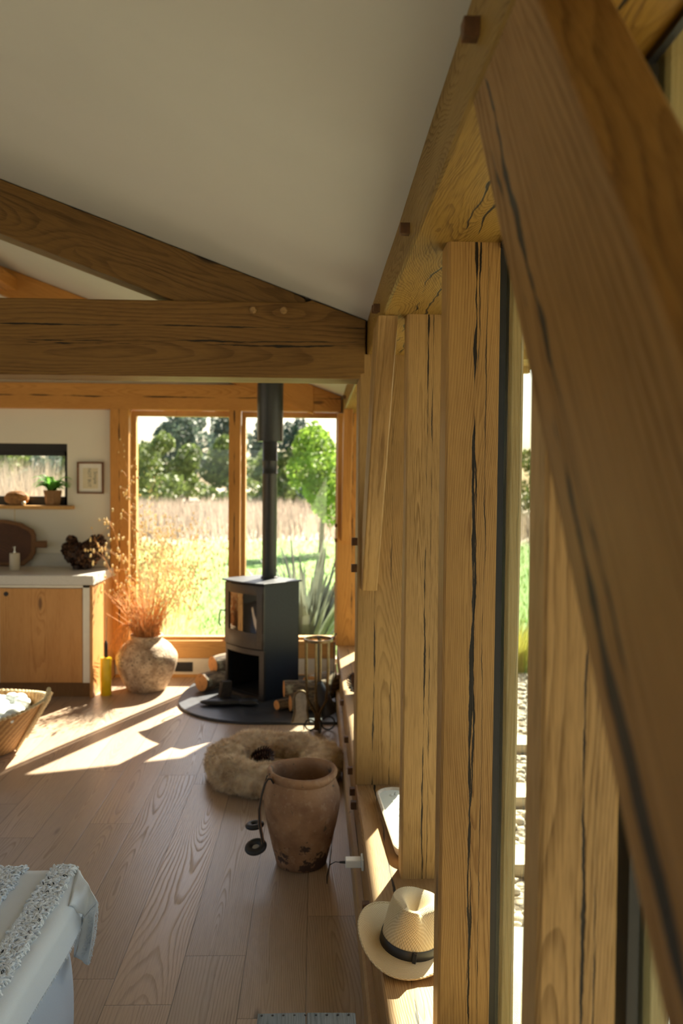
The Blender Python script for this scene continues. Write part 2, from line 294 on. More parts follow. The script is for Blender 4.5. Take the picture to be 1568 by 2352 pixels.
# ---------------------------------------------------------------- mesh helpers
class MB:
    def __init__(s): s.v = []; s.f = []; s.mi = []; s.cur = 0
    def add(s, vs, fs):
        o = len(s.v); s.v += [tuple(x) for x in vs]; s.f += [tuple(i + o for i in f) for f in fs]; s.mi += [s.cur] * len(fs); return s
    def box(s, a, b):
        x0, y0, z0 = a; x1, y1, z1 = b
        return s.add([(x0, y0, z0), (x1, y0, z0), (x1, y1, z0), (x0, y1, z0), (x0, y0, z1), (x1, y0, z1), (x1, y1, z1), (x0, y1, z1)],
                     [(3, 2, 1, 0), (4, 5, 6, 7), (0, 1, 5, 4), (1, 2, 6, 5), (2, 3, 7, 6), (3, 0, 4, 7)])
    def lathe(s, prof, c=(0, 0, 0), n=40, fx=None, caps=True):
        vs = []; fs = []; m = len(prof)
        for (r, z) in prof:
            for k in range(n):
                a = 2 * pi * k / n; p = Vector((r * cos(a), r * sin(a), z))
                if fx: p = fx(p, a)
                vs.append(p + Vector(c))
        for i in range(m - 1):
            for k in range(n):
                k2 = (k + 1) % n; fs.append((i * n + k, i * n + k2, (i + 1) * n + k2, (i + 1) * n + k))
        if caps: fs.append(tuple(range(n))[::-1]); fs.append(tuple((m - 1) * n + k for k in range(n)))
        return s.add(vs, fs)
    def tube(s, pts, r, n=8, caps=True, flat=None):
        pts = [Vector(p) for p in pts]; m = len(pts); rs = r if isinstance(r, (list, tuple)) else [r] * m
        vs = []; fs = []; t = (pts[1] - pts[0]).normalized(); u = t.orthogonal().normalized()
        for i, p in enumerate(pts):
            tt = (pts[min(i + 1, m - 1)] - pts[max(i - 1, 0)]).normalized(); u = (u - tt * u.dot(tt)).normalized(); w = tt.cross(u)
            for k in range(n):
                a = 2 * pi * k / n; vs.append(p + (u * cos(a) + w * sin(a) * (flat or 1)) * rs[i])
        for i in range(m - 1):
            for k in range(n):
                k2 = (k + 1) % n; fs.append((i * n + k, i * n + k2, (i + 1) * n + k2, (i + 1) * n + k))
        if caps: fs.append(tuple(range(n))[::-1]); fs.append(tuple((m - 1) * n + k for k in range(n)))
        return s.add(vs, fs)
    def ball(s, c, r, n=8, m=5, sc=(1, 1, 1), rot=None):
        vs = []; fs = []
        for i in range(m + 1):
            th = pi * i / m
            for k in range(n):
                a = 2 * pi * k / n; p = Vector((sin(th) * cos(a) * r * sc[0], sin(th) * sin(a) * r * sc[1], cos(th) * r * sc[2]))
                if rot: p = rot @ p
                vs.append(p + Vector(c))
        for i in range(m):
            for k in range(n):
                k2 = (k + 1) % n; fs.append((i * n + k, (i + 1) * n + k, (i + 1) * n + k2, i * n + k2))
        return s.add(vs, fs)
    def blade(s, p, d, up, L, w, bend=.3, seg=2):
        """thin tapering leaf from p: starts along up, leans to d"""
        p = Vector(p); d = Vector(d); up = Vector(up); side = d.cross(up)
        side = side.normalized() if side.length > 1e-6 else Vector((1, 0, 0)); vs = []; fs = []
        for i in range(seg + 1):
            u = i / seg; q = p + up * (L * (u - bend * .45 * u * u)) + d * (L * bend * u * u); ww = w * (1 - u ** 1.6) * .5 + w * .02
            vs += [q - side * ww, q + side * ww]
        for i in range(seg): fs.append((2 * i, 2 * i + 1, 2 * i + 3, 2 * i + 2))
        return s.add(vs, fs)
    def prism(s, poly, axis, a, b):
        """polygon of 2D points in the two other axes, extruded along axis from a to b"""
        def P(q, h): return {0: (h, q[0], q[1]), 1: (q[0], h, q[1]), 2: (q[0], q[1], h)}[axis]
        n = len(poly); return s.add([P(q, a) for q in poly] + [P(q, b) for q in poly], [tuple(range(n)), tuple(range(n, 2 * n))[::-1]] + [(i, i + n, (i + 1) % n + n, (i + 1) % n) for i in range(n)])

def Wm(o):
    b = o.matrix_basis.copy()
    return Wm(o.parent) @ o.matrix_parent_inverse @ b if o.parent else b
def setp(o, p):
    inv = Wm(p).inverted(); o.parent = p; o.matrix_parent_inverse = inv
def tag(o, label, cat, group=None, kind=None):
    if label: o['label'] = label
    if cat: o['category'] = cat
    if group: o['group'] = group
    if kind: o['kind'] = kind
    return o
def build(mb, name, mats, parent=None, smooth=None, mat4=None, bevel=0., label=None, origin=None, fixn=True):
    """link the collected geometry (world coordinates, or local ones with mat4) as one mesh object standing on its own base"""
    me = bpy.data.meshes.new(name)
    if mat4 is None:
        if origin is None:
            n = len(mb.v); xs = [v[0] for v in mb.v]; ys = [v[1] for v in mb.v]
            origin = ((min(xs) + max(xs)) / 2, (min(ys) + max(ys)) / 2, min(v[2] for v in mb.v))
        mat4 = Matrix.Translation(origin); vs = [(v[0] - origin[0], v[1] - origin[1], v[2] - origin[2]) for v in mb.v]
    else: vs = mb.v
    me.from_pydata(vs, [], mb.f)
    mats = mats if isinstance(mats, (list, tuple)) else [mats]
    for m in mats: me.materials.append(M[m] if isinstance(m, str) else m)
    if len(mats) > 1: me.polygons.foreach_set('material_index', mb.mi)
    if fixn or bevel:
        bm = bmesh.new(); bm.from_mesh(me)
        if fixn: bmesh.ops.recalc_face_normals(bm, faces=bm.faces)
        if bevel: bmesh.ops.bevel(bm, geom=[e for e in bm.edges if e.is_manifold and e.calc_face_angle(0) > .5], offset=bevel, segments=2, affect='EDGES', profile=.5)
        bm.to_mesh(me); bm.free()
    if smooth:
        me.polygons.foreach_set('use_smooth', [True] * len(me.polygons)); me.set_sharp_from_angle(angle=rad(smooth))
    me.update(); o = bpy.data.objects.new(name, me); COL.objects.link(o)
    L, Rq, Sc = mat4.decompose(); o.location = L; o.rotation_mode = 'QUATERNION'; o.rotation_quaternion = Rq
    if parent: setp(o, parent)
    if label: o['label'] = label
    return o
def empty(name, loc, label, cat, group=None):
    o = bpy.data.objects.new(name, None); COL.objects.link(o); o.location = loc; o.empty_display_size = .1; return tag(o, label, cat, group)
def struct(o): o['kind'] = 'structure'; return o
def frame(p0, p1, xdir):
    z = (Vector(p1) - Vector(p0)).normalized(); x = Vector(xdir); x = (x - z * x.dot(z)).normalized(); y = z.cross(x)
    m = Matrix((x, y, z)).transposed().to_4x4(); m.translation = (Vector(p0)); return m
def beam(name, p0, p1, w, h, xdir, mat, label, cat='beam', group=None, cham=.006, jit=.0012, parent=None, seed=0):
    """hewn timber: centre line p0-p1, w across xdir, h across the other way, grain along its length"""
    m4 = frame(p0, p1, xdir); L = (Vector(p1) - Vector(p0)).length; n = max(2, int(L / .12)); vs = []; fs = []
    a, b, c = w / 2, h / 2, cham
    prof = [(-a + c, -b), (a - c, -b), (a, -b + c), (a, b - c), (a - c, b), (-a + c, b), (-a, b - c), (-a, -b + c)]
    for i in range(n + 1):
        z = L * i / n; 
        for k, (x, y) in enumerate(prof):
            q = mnoise.noise(Vector((x * 9 + seed, y * 9, z * 2.2 + seed * 3))) * jit * 2
            e = .003 if i in (0, n) else 0
            vs.append((x * (1 - e) + (q if abs(x) == a else 0), y * (1 - e) + (q if abs(y) == b else 0), z))
    for i in range(n):
        for k in range(8):
            k2 = (k + 1) % 8; fs.append((i * 8 + k, i * 8 + k2, (i + 1) * 8 + k2, (i + 1) * 8 + k))
    fs.append(tuple(range(8))[::-1]); fs.append(tuple(n * 8 + k for k in range(8)))
    o = build(MB().add(vs, fs), name, mat, parent, mat4=m4)
    if not parent: tag(o, label, cat, group)
    return o
def peg(parent, c, s=(.03, .03, .03), mat='peg'):
    return build(MB().box((c[0] - s[0] / 2, c[1] - s[1] / 2, c[2] - s[2] / 2), (c[0] + s[0] / 2, c[1] + s[1] / 2, c[2] + s[2] / 2)), 'peg', mat, parent, bevel=.002, label='dark square-cut peg end')

# ================================================================ THE ROOM
XR, XL, YF, YB = .436, -5.5, 6.95, -3.0
RX, RZ = -2.6, 3.395                                                   # ridge
def cz(x): return 2.355 + .368 * (.222 - x)
fl = struct(build(MB().box((XL, YB, -.05), (.44, 7.1, 0)), 'floor', 'floor'))
# sloping ceilings, carried outside over the verge and the eaves
def slope(name, x0, x1, y0, y1, th, mat, dz=0.):
    mb = MB(); f = (lambda x: cz(x) + dz) if x0 >= RX else (lambda x: cz(2 * RX - x) + dz)
    return build(mb.prism([(x0, f(x0)), (x1, f(x1)), (x1, f(x1) + th), (x0, f(x0) + th)], 1, y0, y1), name, mat)
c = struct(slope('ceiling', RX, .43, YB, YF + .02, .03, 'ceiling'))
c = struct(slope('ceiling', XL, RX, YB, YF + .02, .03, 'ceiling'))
ro = struct(slope('trim_1', RX, .45, YB - .3, 7.5, .12, 'roof', .031)); ro = struct(slope('trim_2', XL - .3, RX, YB - .3, 7.5, .12, 'roof', .031))
# soffit outside the right wall with its boards and rafter feet
sf = empty('eaves_soffit', (.65, 3, 2.2), 'yellowish boarded eaves soffit with crossing rafters outside the right-hand glazing', 'eaves')
build(MB().prism([(.45, 2.275), (1.165, 2.268), (1.165, 2.33), (.45, 2.36)], 1, -.5, 7.5), 'soffit_board', 'soffit', sf)
for i in range(14):
    y = .2 + i * .52; build(MB().prism([(.50, 2.20), (1.13, 2.235), (1.13, 2.27), (.50, 2.274)], 1, y, y + .05), 'rafter_foot', 'soffit', sf)

# far gable wall: plaster with the opening of the glazing and of the small kitchen window
GX0 = -1.69
g = MB(); Y0, Y1 = YF, YF + .14
g.box((XL, Y0, 0), (-4.2, Y1, 2.24)); g.box((-4.2, Y0, 0), (-2.06, Y1, 1.43)); g.box((-4.2, Y0, 1.945), (-2.06, Y1, 2.24)); g.box((-2.06, Y0, 0), (-1.68, Y1, 2.24)); g.box((-1.68, Y0, 0), (.19, Y1, .155))
wf = struct(build(g, 'wall_far', 'wall'))
g = MB().prism([(XL, 2.41), (.18, 2.36), (.18, 2.19), (.46, 2.19), (.46, cz(.46)), (RX, cz(RX)), (XL, cz(2 * RX - XL))], 1, Y0 + .03, Y1); struct(build(g, 'wall_gable', 'wall'))
# left wall with wide openings, back wall with tall glazing (behind the camera)
g = MB(); g.box((XL - .12, YB, 0), (XL, 7.1, .5)); g.box((XL - .12, YB, 2.05), (XL, 7.1, cz(2 * RX - XL)+.02))
for y0, y1 in ((YB, -1.4), (2.4, 2.9), (5.2, 7.1)): g.box((XL - .12, y0, .5), (XL, y1, 2.05))
struct(build(g, 'wall_left', 'wall'))
g = MB(); g.prism([(XL, 2.5), (.43, 2.3), (.43, cz(.43)), (RX, cz(RX)), (XL, cz(2 * RX - XL))], 1, YB - .12, YB)
for x0, x1 in ((XL, -2.4), (-.9, .43)): g.box((x0, YB - .12, 0), (x1, YB, 2.5 if x1 < 0 else 2.3))
struct(build(g, 'wall_back', 'wall'))
# skirtings
sk = struct(build(MB().prism([(.164, 0), (.19, 0), (.19, .118), (.172, .118), (.164, .108)], 1, YB, 6.93), 'baseboard_right', oak('oak skirting', light=(.50, .33, .17), dark=(.33, .20, .09), wild=.3)))
struct(build(MB().box((-1.66, 6.935, 0), (.19, 6.95, .155)).box((XL, 6.935, 0), (-2.4, 6.95, .1)), 'baseboard_far', 'cream'))
struct(build(MB().box((-1.66, 6.915, 0), (.165, 6.935, .022)), 'trim_3', 'oak_frame'))

# ---- right-hand side timber wall
SZ, PZ = .303, 2.207
sill = beam('sill_beam', (.311, YB, .2115), (.311, 6.93, .2115), .242, .183, (1, 0, 0), 'oak_sill', 'broad oak sill beam with a wandering split carrying the right-hand posts, hat and candle tray', 'sill beam', seed=3)
for (y, z) in ((5.93, .245), (5.2, .25), (4.45, .25), (3.95, .255), (3.72, .24), (3.60, .225), (2.70, .235)): peg(sill, (.183, y, z), (.032, .030, .032))
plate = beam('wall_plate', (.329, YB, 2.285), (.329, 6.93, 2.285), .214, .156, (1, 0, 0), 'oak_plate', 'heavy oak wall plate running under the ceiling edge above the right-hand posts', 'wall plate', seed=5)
for (y, z) in ((1.17, 2.281), (2.02, 2.262), (2.93, 2.262), (3.02, 2.276), (6.2, 2.28)): peg(plate, (.216, y, z), (.034, .026, .026))
def post(x0, x1, y0, y1, mat, label, z0=SZ, z1=PZ, name='oak_post', group=None, seed=0):
    return beam(name, ((x0 + x1) / 2, (y0 + y1) / 2, z0), ((x0 + x1) / 2, (y0 + y1) / 2, z1), x1 - x0, y1 - y0, (1, 0, 0), mat, label, 'post', group, seed=seed)
POSTS = [(.302, .430, 1.924, 2.010, 'oak_post_long_split', 'oak post in front of the hat with a long black split down its middle', 1),
         (.301, .430, 2.755, 2.840, 'oak_post_split', 'pale oak post standing on the sill directly behind the straw hat', 2),
         (.302, .410, 1.076, 1.164, 'oak_post_split', 'nearest oak post, partly covered by the big blurred diagonal brace', 3)]
for (x0, x1, y0, y1, mt, lb, sdv) in POSTS: post(x0, x1, y0, y1, mt, lb, seed=sdv)
for i, y in enumerate((4.48, 5.33, 6.18)): post(.335, .430, y, y + .085, 'oak_post_split', 'oak post on the far sill behind the thick main post', group='hidden posts of the far bay', seed=10 + i)
mp = post(.188, .430, 3.63, 3.83, 'oak_main_post', 'thick main oak post under the tie beam end with a slim brace let into it', seed=4)
for z in (1.384, 1.265): peg(mp, (.178, 3.68, z), (.030, .035, .034))
mp2 = post(.19, .430, .20, .36, 'oak_main_post', 'main oak post at the very right edge carrying the foot of the big brace', seed=6)
cp = post(.180, .430, 6.75, 7.10, 'oak_gable', 'far corner oak post at the right of the garden glazing', seed=7)
for z in (1.29, 1.17): peg(cp, (.176, 6.80, z), (.028, .035, .030))
# braces in the plane of the wall
def brace_obj(poly, x0, x1, mat, label, name='diagonal_brace'):
    (ya, za), (yb, zb) = (poly[0], poly[1]) if len(poly) == 4 else (poly[4], poly[3])
    m4 = frame(((x0 + x1) / 2, ya, za), ((x0 + x1) / 2, yb, zb), (0, 1, 0)); inv = m4.inverted()
    vs = [inv @ Vector((x, y, z)) for x in (x0, x1) for (y, z) in poly]; n = len(poly)
    mb = MB().add(vs, [tuple(range(n)), tuple(range(n, 2 * n))[::-1]] + [(i, i + n, (i + 1) % n + n, (i + 1) % n) for i in range(n)])
    return tag(build(mb, name, mat, mat4=m4, bevel=.004), label, 'brace')
brace_obj([(.36, 1.115), (1.225, 2.207), (.915, 2.207), (.36, 1.56)], .2255, .306, 'oak_brace', 'huge out-of-focus oak brace slanting down across the right foreground')
brace_obj([(3.63, 1.176), (3.63, 1.42), (3.02, 2.207), (2.775, 2.207), (3.58, 1.176)], .206, .272, 'oak_slim_brace', 'slim oak brace slanting from the thick main post up to the wall plate')
brace_obj([(6.75, 1.17), (6.75, 1.42), (6.55, 2.207), (6.33, 2.207), (6.70, 1.17)], .215, .285, 'oak_gable_plain', 'short oak brace at the far corner post beside the garden glazing')
# glazing bays, gaskets and outer capping
ys = [-2.9, -1.3, -.45, .28, 1.12, 1.967, 2.80, 3.73, 4.52, 5.37, 6.22, 6.93]
for i in range(len(ys) - 1):
    w = struct(build(MB().box((XR, ys[i] + .004, .30), (XR + .006, ys[i + 1] - .004, PZ)), 'window_%d' % (i + 1), 'glass_side'))
gk = struct(build(MB().box((.424, -3, PZ - .012), (XR, 6.93, PZ)), 'trim_4', 'black'))
for i, y in enumerate(ys):
    struct(build(MB().box((.425, y - .042, SZ), (XR + .004, y + .042, PZ - .012)), 'trim_%d' % (10 + i), 'black'))
    if 0 < i < 11:
        beam('outer_capping', (.4665, y + .006, .1), (.4665, y + .006, PZ + .05), .034, .10, (1, 0, 0), 'oak_outside', ['greenish weathered outer capping board seen through the glass beside the long-split post', 'weathered outer capping board seen beside the nearest post', 'weathered outer capping board outside the right-hand glazing'][0 if i == 5 else 1 if i == 4 else 2], 'capping board', None if i in (4, 5) else 'hidden outer cappings', seed=i)
struct(build(MB().box((.436, -3, -.25), (.56, 7.09, .295)), 'wall_right', 'oak_outside'))

# ---- trusses
tb = MB().prism([(-5.6, 2.10), (.19, 2.10), (.215, 2.12), (.215, cz(.215) - .004), (-.02, cz(-.02) - .006), (-.06, 2.428), (-5.6, 2.428)], 1, 0, .2)
m4 = frame((-5.6, 3.73, 2.264), (.2, 3.73, 2.264), (0, 0, 1)); inv = m4.inverted()
tb.v = [tuple(inv @ Vector((v[0], v[1] + 3.63, v[2]))) for v in tb.v]
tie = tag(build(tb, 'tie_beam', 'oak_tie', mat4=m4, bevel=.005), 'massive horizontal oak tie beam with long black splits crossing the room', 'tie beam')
for x in (-.275, -.143):
    m = MB().lathe([(.0, -.03), (.015, -.03), (.0155, .014), (.011, .019), (0, .019)], n=8, caps=False); mm = Matrix.Translation((x, 3.63, 2.391)) @ Matrix.Rotation(rad(90), 4, 'X')
    build(m, 'peg', 'peg_light', tie, mat4=mm, label='round pale peg end')
def rafter(x0, x1, y0, y1, dep, mat, label):
    m4 = frame((x0, (y0 + y1) / 2, cz(x0)), (x1, (y0 + y1) / 2, cz(x1)), (0, 0, 1)); inv = m4.inverted()
    mb = MB().prism([(x0, cz(x0) - .003), (x1, cz(x1) - .003), (x1, cz(x1) - dep), (x0, cz(x0) - dep)], 1, y0, y1); mb.v = [tuple(inv @ Vector(v)) for v in mb.v]
    return tag(build(mb, 'rafter', mat, mat4=m4, bevel=.004), label, 'rafter')
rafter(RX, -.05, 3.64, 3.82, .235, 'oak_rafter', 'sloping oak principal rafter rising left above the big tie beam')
rafter(RX, -.02, 6.86, 6.96, .235, 'oak_gable', 'warm brown rafter of the far gable above its horizontal beam')
rg = beam('ridge_beam', (-2.52, 3.83, 3.23), (-2.52, 6.95, 3.23), .17, .11, (1, 0, 0), 'oak_gable', 'short lit end of an orange oak ridge beam seen through the roof triangle', 'ridge beam')
mb = MB().prism([(-5.5, 2.23), (.21, 2.23), (.21, cz(.21) - .004), (-.02, 2.44), (-5.5, 2.44)], 1, 6.87, 6.99)
m4 = frame((-5.5, 6.93, 2.335), (.2, 6.93, 2.335), (0, 0, 1)); inv = m4.inverted(); mb.v = [tuple(inv @ Vector(v)) for v in mb.v]
tag(build(mb, 'gable_beam', 'oak_gable', mat4=m4, bevel=.004), 'horizontal orange oak beam over the far garden glazing', 'beam')
post(-1.69, -1.535, 6.87, 7.02, 'oak_gable', 'orange oak post between the plastered kitchen wall and the garden glazing', z0=.155, z1=2.23, seed=21)
post(-.717, -.622, 6.87, 6.99, 'oak_gable', 'slim oak mullion post between the two garden panes behind the flue', z0=.30, z1=2.23, seed=22)
gs = beam('gable_sill', (-1.535, 7.0, .230), (.185, 7.0, .230), .15, .13, (0, 0, 1), 'oak_frame', 'low oak sill beam under the far garden glazing', 'sill beam', seed=23)
# frame slips round the panes and the panes themselves
for i, (x0, x1) in enumerate(((-1.535, -.717), (-.622, .179))):
    f = MB(); e = .035
    f.box((x0, 6.99, .295), (x1, 7.06, .330)); f.box((x0, 6.99, 2.185), (x1, 7.06, 2.23)); f.box((x0, 6.99, .33), (x0 + e, 7.06, 2.185)); f.box((x1 - e * .2, 6.99, .33), (x1, 7.06, 2.185))
    w = struct(build(f, 'window_%d' % (20 + i), 'oak_frame')); p = build(MB().box((x0 + e, 7.03, .33), (x1 - e * .2, 7.036, 2.185)), 'window_pane', 'glass', w)
# small black kitchen window
f = MB(); X0, X1, Z0, Z1 = -4.2, -2.06, 1.43, 1.945
f.box((X0, 7.0, Z0), (X1, 7.05, Z0 + .075)); f.box((X0, 7.0, Z1 - .10), (X1, 7.05, Z1)); f.box((X1 - .035, 7.0, Z0), (X1, 7.05, Z1)); f.box((X0, 7.0, Z0), (X0 + .04, 7.05, Z1)); f.box((X0, 6.985, Z1 - .06), (X1, 7.0, Z1))
w = struct(build(f, 'window_22', 'black')); build(MB().box((X0 + .04, 7.02, Z0 + .07), (X1 - .035, 7.026, Z1 - .10)), 'window_pane', 'glass', w)
sb = tag(build(MB().box((-4.25, 6.85, 1.402), (-2.0, 7.0, 1.432)), 'window_board', 'oak_frame', bevel=.002), 'orange oak window board under the small black kitchen window', 'window sill')

# ---- hearth and stove
def arc(cx, cy, rx, ry, a0, a1, n): return [(cx + rx * cos(rad(a0 + (a1 - a0) * i / n)), cy + ry * sin(rad(a0 + (a1 - a0) * i / n))) for i in range(n + 1)]
hp = [(.163, 6.914), (.163, 5.56), (-.35, 5.56)] + arc(-.37, 6.18, .635, .62, 270, 180, 16)[1:] + [(-1.005, 6.36), (-.93, 6.914)]
hearth = tag(build(MB().prism(hp, 2, 0, .020), 'hearth_slab', 'hearth', bevel=.003), 'rounded black hearth slab on the floor under the wood stove', 'hearth')
A = Vector((-.37, 6.07, 0)); ex = Vector((-.317, .33, 0)).normalized(); ey = Vector((.263, .24, 0)); ey = (ey - ex * ey.dot(ex)).normalized()   # ex along the front, ey to the back
SW, SD, SH = .455, .35, .865
m4 = Matrix((-ex, ey, Vector((0, 0, 1)))).transposed().to_4x4(); m4.translation = A + ex * .455 + Vector((0, 0, .021))
def flip(mb): mb.v = [(SW - v[0], v[1], v[2]) for v in mb.v]; return mb
stove = empty('wood_stove', tuple(A + ex * SW / 2 + ey * SD / 2 + Vector((0, 0, .021))), 'black wood-burning stove with glass door and open log store on the slab', 'stove')
def fb(x): return -.035 * (1 - ((x - SW / 2) / (SW / 2)) ** 2)            # bowed front
def bow(z0, z1, x0=0, x1=SW, inset=0, th=.02, n=12):
    vs = []; fs = []
    for i in range(n + 1):
        x = x0 + (x1 - x0) * i / n; y = fb(x) + inset; vs += [(x, y, z0), (x, y, z1), (x, y + th, z0), (x, y + th, z1)]
    for i in range(n):
        a = i * 4; b = a + 4; fs += [(a, b, b + 1, a + 1), (a + 2, a + 3, b + 3, b + 2), (a + 1, b + 1, b + 3, a + 3), (a, a + 2, b + 2, b)]
    fs += [(0, 1, 3, 2), (n * 4, n * 4 + 2, n * 4 + 3, n * 4 + 1)]; return vs, fs
b = MB(); b.box((0, .0, 0), (.012, SD, SH)); b.box((SW - .012, .0, 0), (SW, SD, SH)); b.box((0, SD - .012, 0), (SW, SD, SH)); b.box((.012, .01, .345), (SW - .012, SD, .36)); b.box((.012, .01, 0), (SW - .012, SD, .025)); b.box((.012, .02, .36), (SW - .012, SD - .012, SH))
build(flip(b), 'body', 'stove', stove, mat4=m4, bevel=.0015)
b = MB(); b.add(*bow(0, .375, 0, .04)); b.add(*bow(0, .375, SW - .035, SW)); b.add(*bow(.335, .375, .04, SW - .035)); b.add(*bow(0, .022, .04, SW - .035)); build(flip(b), 'log_store_surround', 'stove_door', stove, mat4=m4, bevel=.001)
b = MB().box((.03, .02, .03), (SW - .03, SD - .02, .032)).box((.0125, .05, .026), (.014, SD - .015, .34)).box((SW - .014, .05, .026), (SW - .0125, SD - .015, .34)).box((.0125, SD - .016, .026), (SW - .0125, SD - .0125, .34)).box((.0125, .05, .343), (SW - .0125, SD - .02, .3445)); build(flip(b), 'log_store', 'stove_dark', stove, mat4=m4)
dz0, dz1 = .385, .855
b = MB(); b.add(*bow(dz0, dz1, .004, .055, -.012)); b.add(*bow(dz0, dz1, SW - .075, SW - .004, -.012)); b.add(*bow(dz0, dz0 + .115, .055, SW - .075, -.012)); b.add(*bow(dz1 - .07, dz1, .055, SW - .075, -.012))
door = build(flip(b), 'door', 'stove_door', stove, mat4=m4, bevel=.001, smooth=40)
b = MB(); b.add(*bow(dz0 + .115, dz1 - .07, .055, SW - .075, -.004, .004)); build(flip(b), 'door_glass', 'stove_glass', door, mat4=m4, smooth=40)
b = MB().tube([(SW - .02, fb(SW) - .018, .63), (SW + .006, fb(SW) - .045, .635), (SW + .016, fb(SW) - .05, .60), (SW + .016, fb(SW) - .05, .53), (SW + .004, fb(SW) - .045, .51)], .006, 8); build(flip(b), 'door_handle', 'iron', door, mat4=m4, smooth=40)
b = MB()
for z in (.45, .80): b.tube([(-.004, -.012, z), (-.004, -.012, z + .05)], .008, 8)
b.box((-.008, -.01, .39), (.002, .004, .85)); build(flip(b), 'hinge', 'iron', door, mat4=m4, smooth=40)
n = 16; pl = [(-.022, SD + .01)] + [(-.022 + (SW + .044) * i / n, -.022 - .040 * (1 - (2 * i / n - 1) ** 2)) for i in range(n + 1)] + [(SW + .022, SD + .01)]
build(flip(MB().prism(pl, 2, SH, SH + .012)), 'top_plate', 'stove', stove, mat4=m4, bevel=.002)
P = Vector((-.352, 6.42, 0))
b = MB().lathe([(.057, .885 + .02), (.057, 1.70), (.0585, 1.702), (.0585, 1.712), (.057, 1.714), (.057, 1.80), (.0585, 1.802), (.0585, 1.81), (.057, 1.812), (.057, 1.99)], P, 28); b.lathe([(.066, .897), (.066, .906), (.058, .915)], P, 28)
flue = build(b, 'flue_pipe', 'flue', stove, smooth=40); b = MB().lathe([(.058, 1.955), (.098, 1.955), (.100, 1.96), (.100, 2.64)], P, 32); build(b, 'flue_sleeve', 'flue', flue, smooth=40)

# ---- logs
def log(x, y, z, r, L, ang, label, tilt=0, group=None, half=False, name='firewood_log'):
    """lies with its cut end at (x, y, z), running off in direction ang"""
    d = Vector((cos(rad(ang)) * cos(rad(tilt)), sin(rad(ang)) * cos(rad(tilt)), sin(rad(tilt)))); m4 = frame((x, y, z), Vector((x, y, z)) + d, (0, 0, 1)); n = 18; vs = []; fs = []; K = 7; s = R() * 50
    for i in range(K):
        zz = L * i / (K - 1)
        for k in range(n):
            a = 2 * pi * k / n; rr = r * (1 + .09 * mnoise.noise(Vector((cos(a) * 1.5 + s, sin(a) * 1.5, zz * 5)))); px, py = rr * cos(a), rr * sin(a)
            if half and py < -r * .15: py = -r * .15
            vs.append((px, py, zz))
    for i in range(K - 1):
        for k in range(n): k2 = (k + 1) % n; fs.append((i * n + k, i * n + k2, (i + 1) * n + k2, (i + 1) * n + k))
    rt = build(MB().add(vs, fs + [tuple((K - 1) * n + k for k in range(n))]), name, 'bark', mat4=m4, smooth=50, fixn=True); tag(rt, label, 'log', group)
    e = MB().add([(v[0] * .99, v[1] * .99, -.002) for v in vs[:n]] + [(v[0] * .99, v[1] * .99, .004) for v in vs[:n]], [tuple(range(n)), tuple(range(n, 2 * n))] + [(k, (k + 1) % n, (k + 1) % n + n, k + n) for k in range(n)])
    build(e, 'cut_end', 'log_end', rt, mat4=m4, label='pale orange cut end'); return rt
log(-.868, 6.36, .092, .068, .26, 52, 'round firewood log left of the stove, nearest of three, its cut end facing the room')
log(-.796, 6.50, .200, .066, .26, 38, 'round firewood log lying on top of the pair left of the stove', tilt=3)
log(-.706, 6.56, .085, .062, .22, 40, 'short firewood log low down tight against the left stove side')
log(-.212, 5.86, .170, .058, .30, 8, 'mossy firewood log on top of the pile right of the stove')
log(-.165, 5.80, .082, .056, .28, 14, 'split firewood log behind the arched hearth pan')
log(-.262, 5.84, .058, .036, .22, 35, 'small pale split log at the left foot of the right-hand pile', half=False)
log(-.02, 5.97, .135, .105, .22, 50, 'thick dark-barked log behind the brass tool stand')

# ---- companion set
cs = empty('fireside_tool_stand', (.025, 5.42, 0), 'aged brass fireside tool stand with ring top and scrolled feet beside the sill', 'tool stand')
cx, cy, zt = .028, 5.42, .60; rr = .092
b = MB()
for (r0, z0, z1) in ((rr, zt, zt + .018),): b.lathe([(r0 - .004, z0), (r0 + .004, z0), (r0 + .004, z1), (r0 - .004, z1), (r0 - .004, z0)], (cx, cy, 0), 32, caps=False)
build(b, 'ring', 'bronze', cs, smooth=40)
for a in (200, 260, 320, 80):
    px, py = cx + rr * .92 * cos(rad(a)), cy + rr * .92 * sin(rad(a)); tx, ty = cx + .015 * cos(rad(a)), cy + .015 * sin(rad(a))
    build(MB().tube([(px, py, zt + .003), (px, py, .40), (cx + (px - cx) * .85, cy + (py - cy) * .85, .22), (tx, ty, .12), (tx, ty, .01)], .013, 8, flat=.45), 'upright', 'bronze', cs, smooth=40)
for (ax_, rr2, sx) in ((10, .044, .070), (175, .034, .050), (285, .034, .045)):
    c0 = Vector((cos(rad(ax_)), sin(rad(ax_)), 0)); cc_ = Vector((cx, cy, rr2 + .006)) + c0 * sx; pts = [Vector((cx, cy, .12))] + [cc_ + c0 * (-rr2 * cos(t)) + Vector((0, 0, -rr2 * sin(t) + 0)) for t in [2 * pi * .9 * k / 22 for k in range(23)]]
    build(MB().tube(pts, .0055, 7), 'scroll_foot', 'iron', cs, smooth=40)
build(MB().tube([(cx + .105, cy, zt - .01), (cx + .105, cy - .01, .40), (cx + .08, cy, .25), (cx + .06, cy, .20)], .0035, 6).tube([(cx + .09, cy, zt + .0), (cx + .118, cy + .01, zt + .05)], .004, 6), 'poker', 'iron', cs, smooth=40)
b = MB().tube([(cx + .0, cy + .04, zt + .02), (cx + .0, cy + .05, .3)], .005, 6).tube([(cx + .0, cy + .055, .31), (cx + .04, cy + .06, .2), (cx + .07, cy + .06, .10)], [.03, .05, .06], 12); build(b, 'hearth_brush', 'iron', cs, smooth=40)
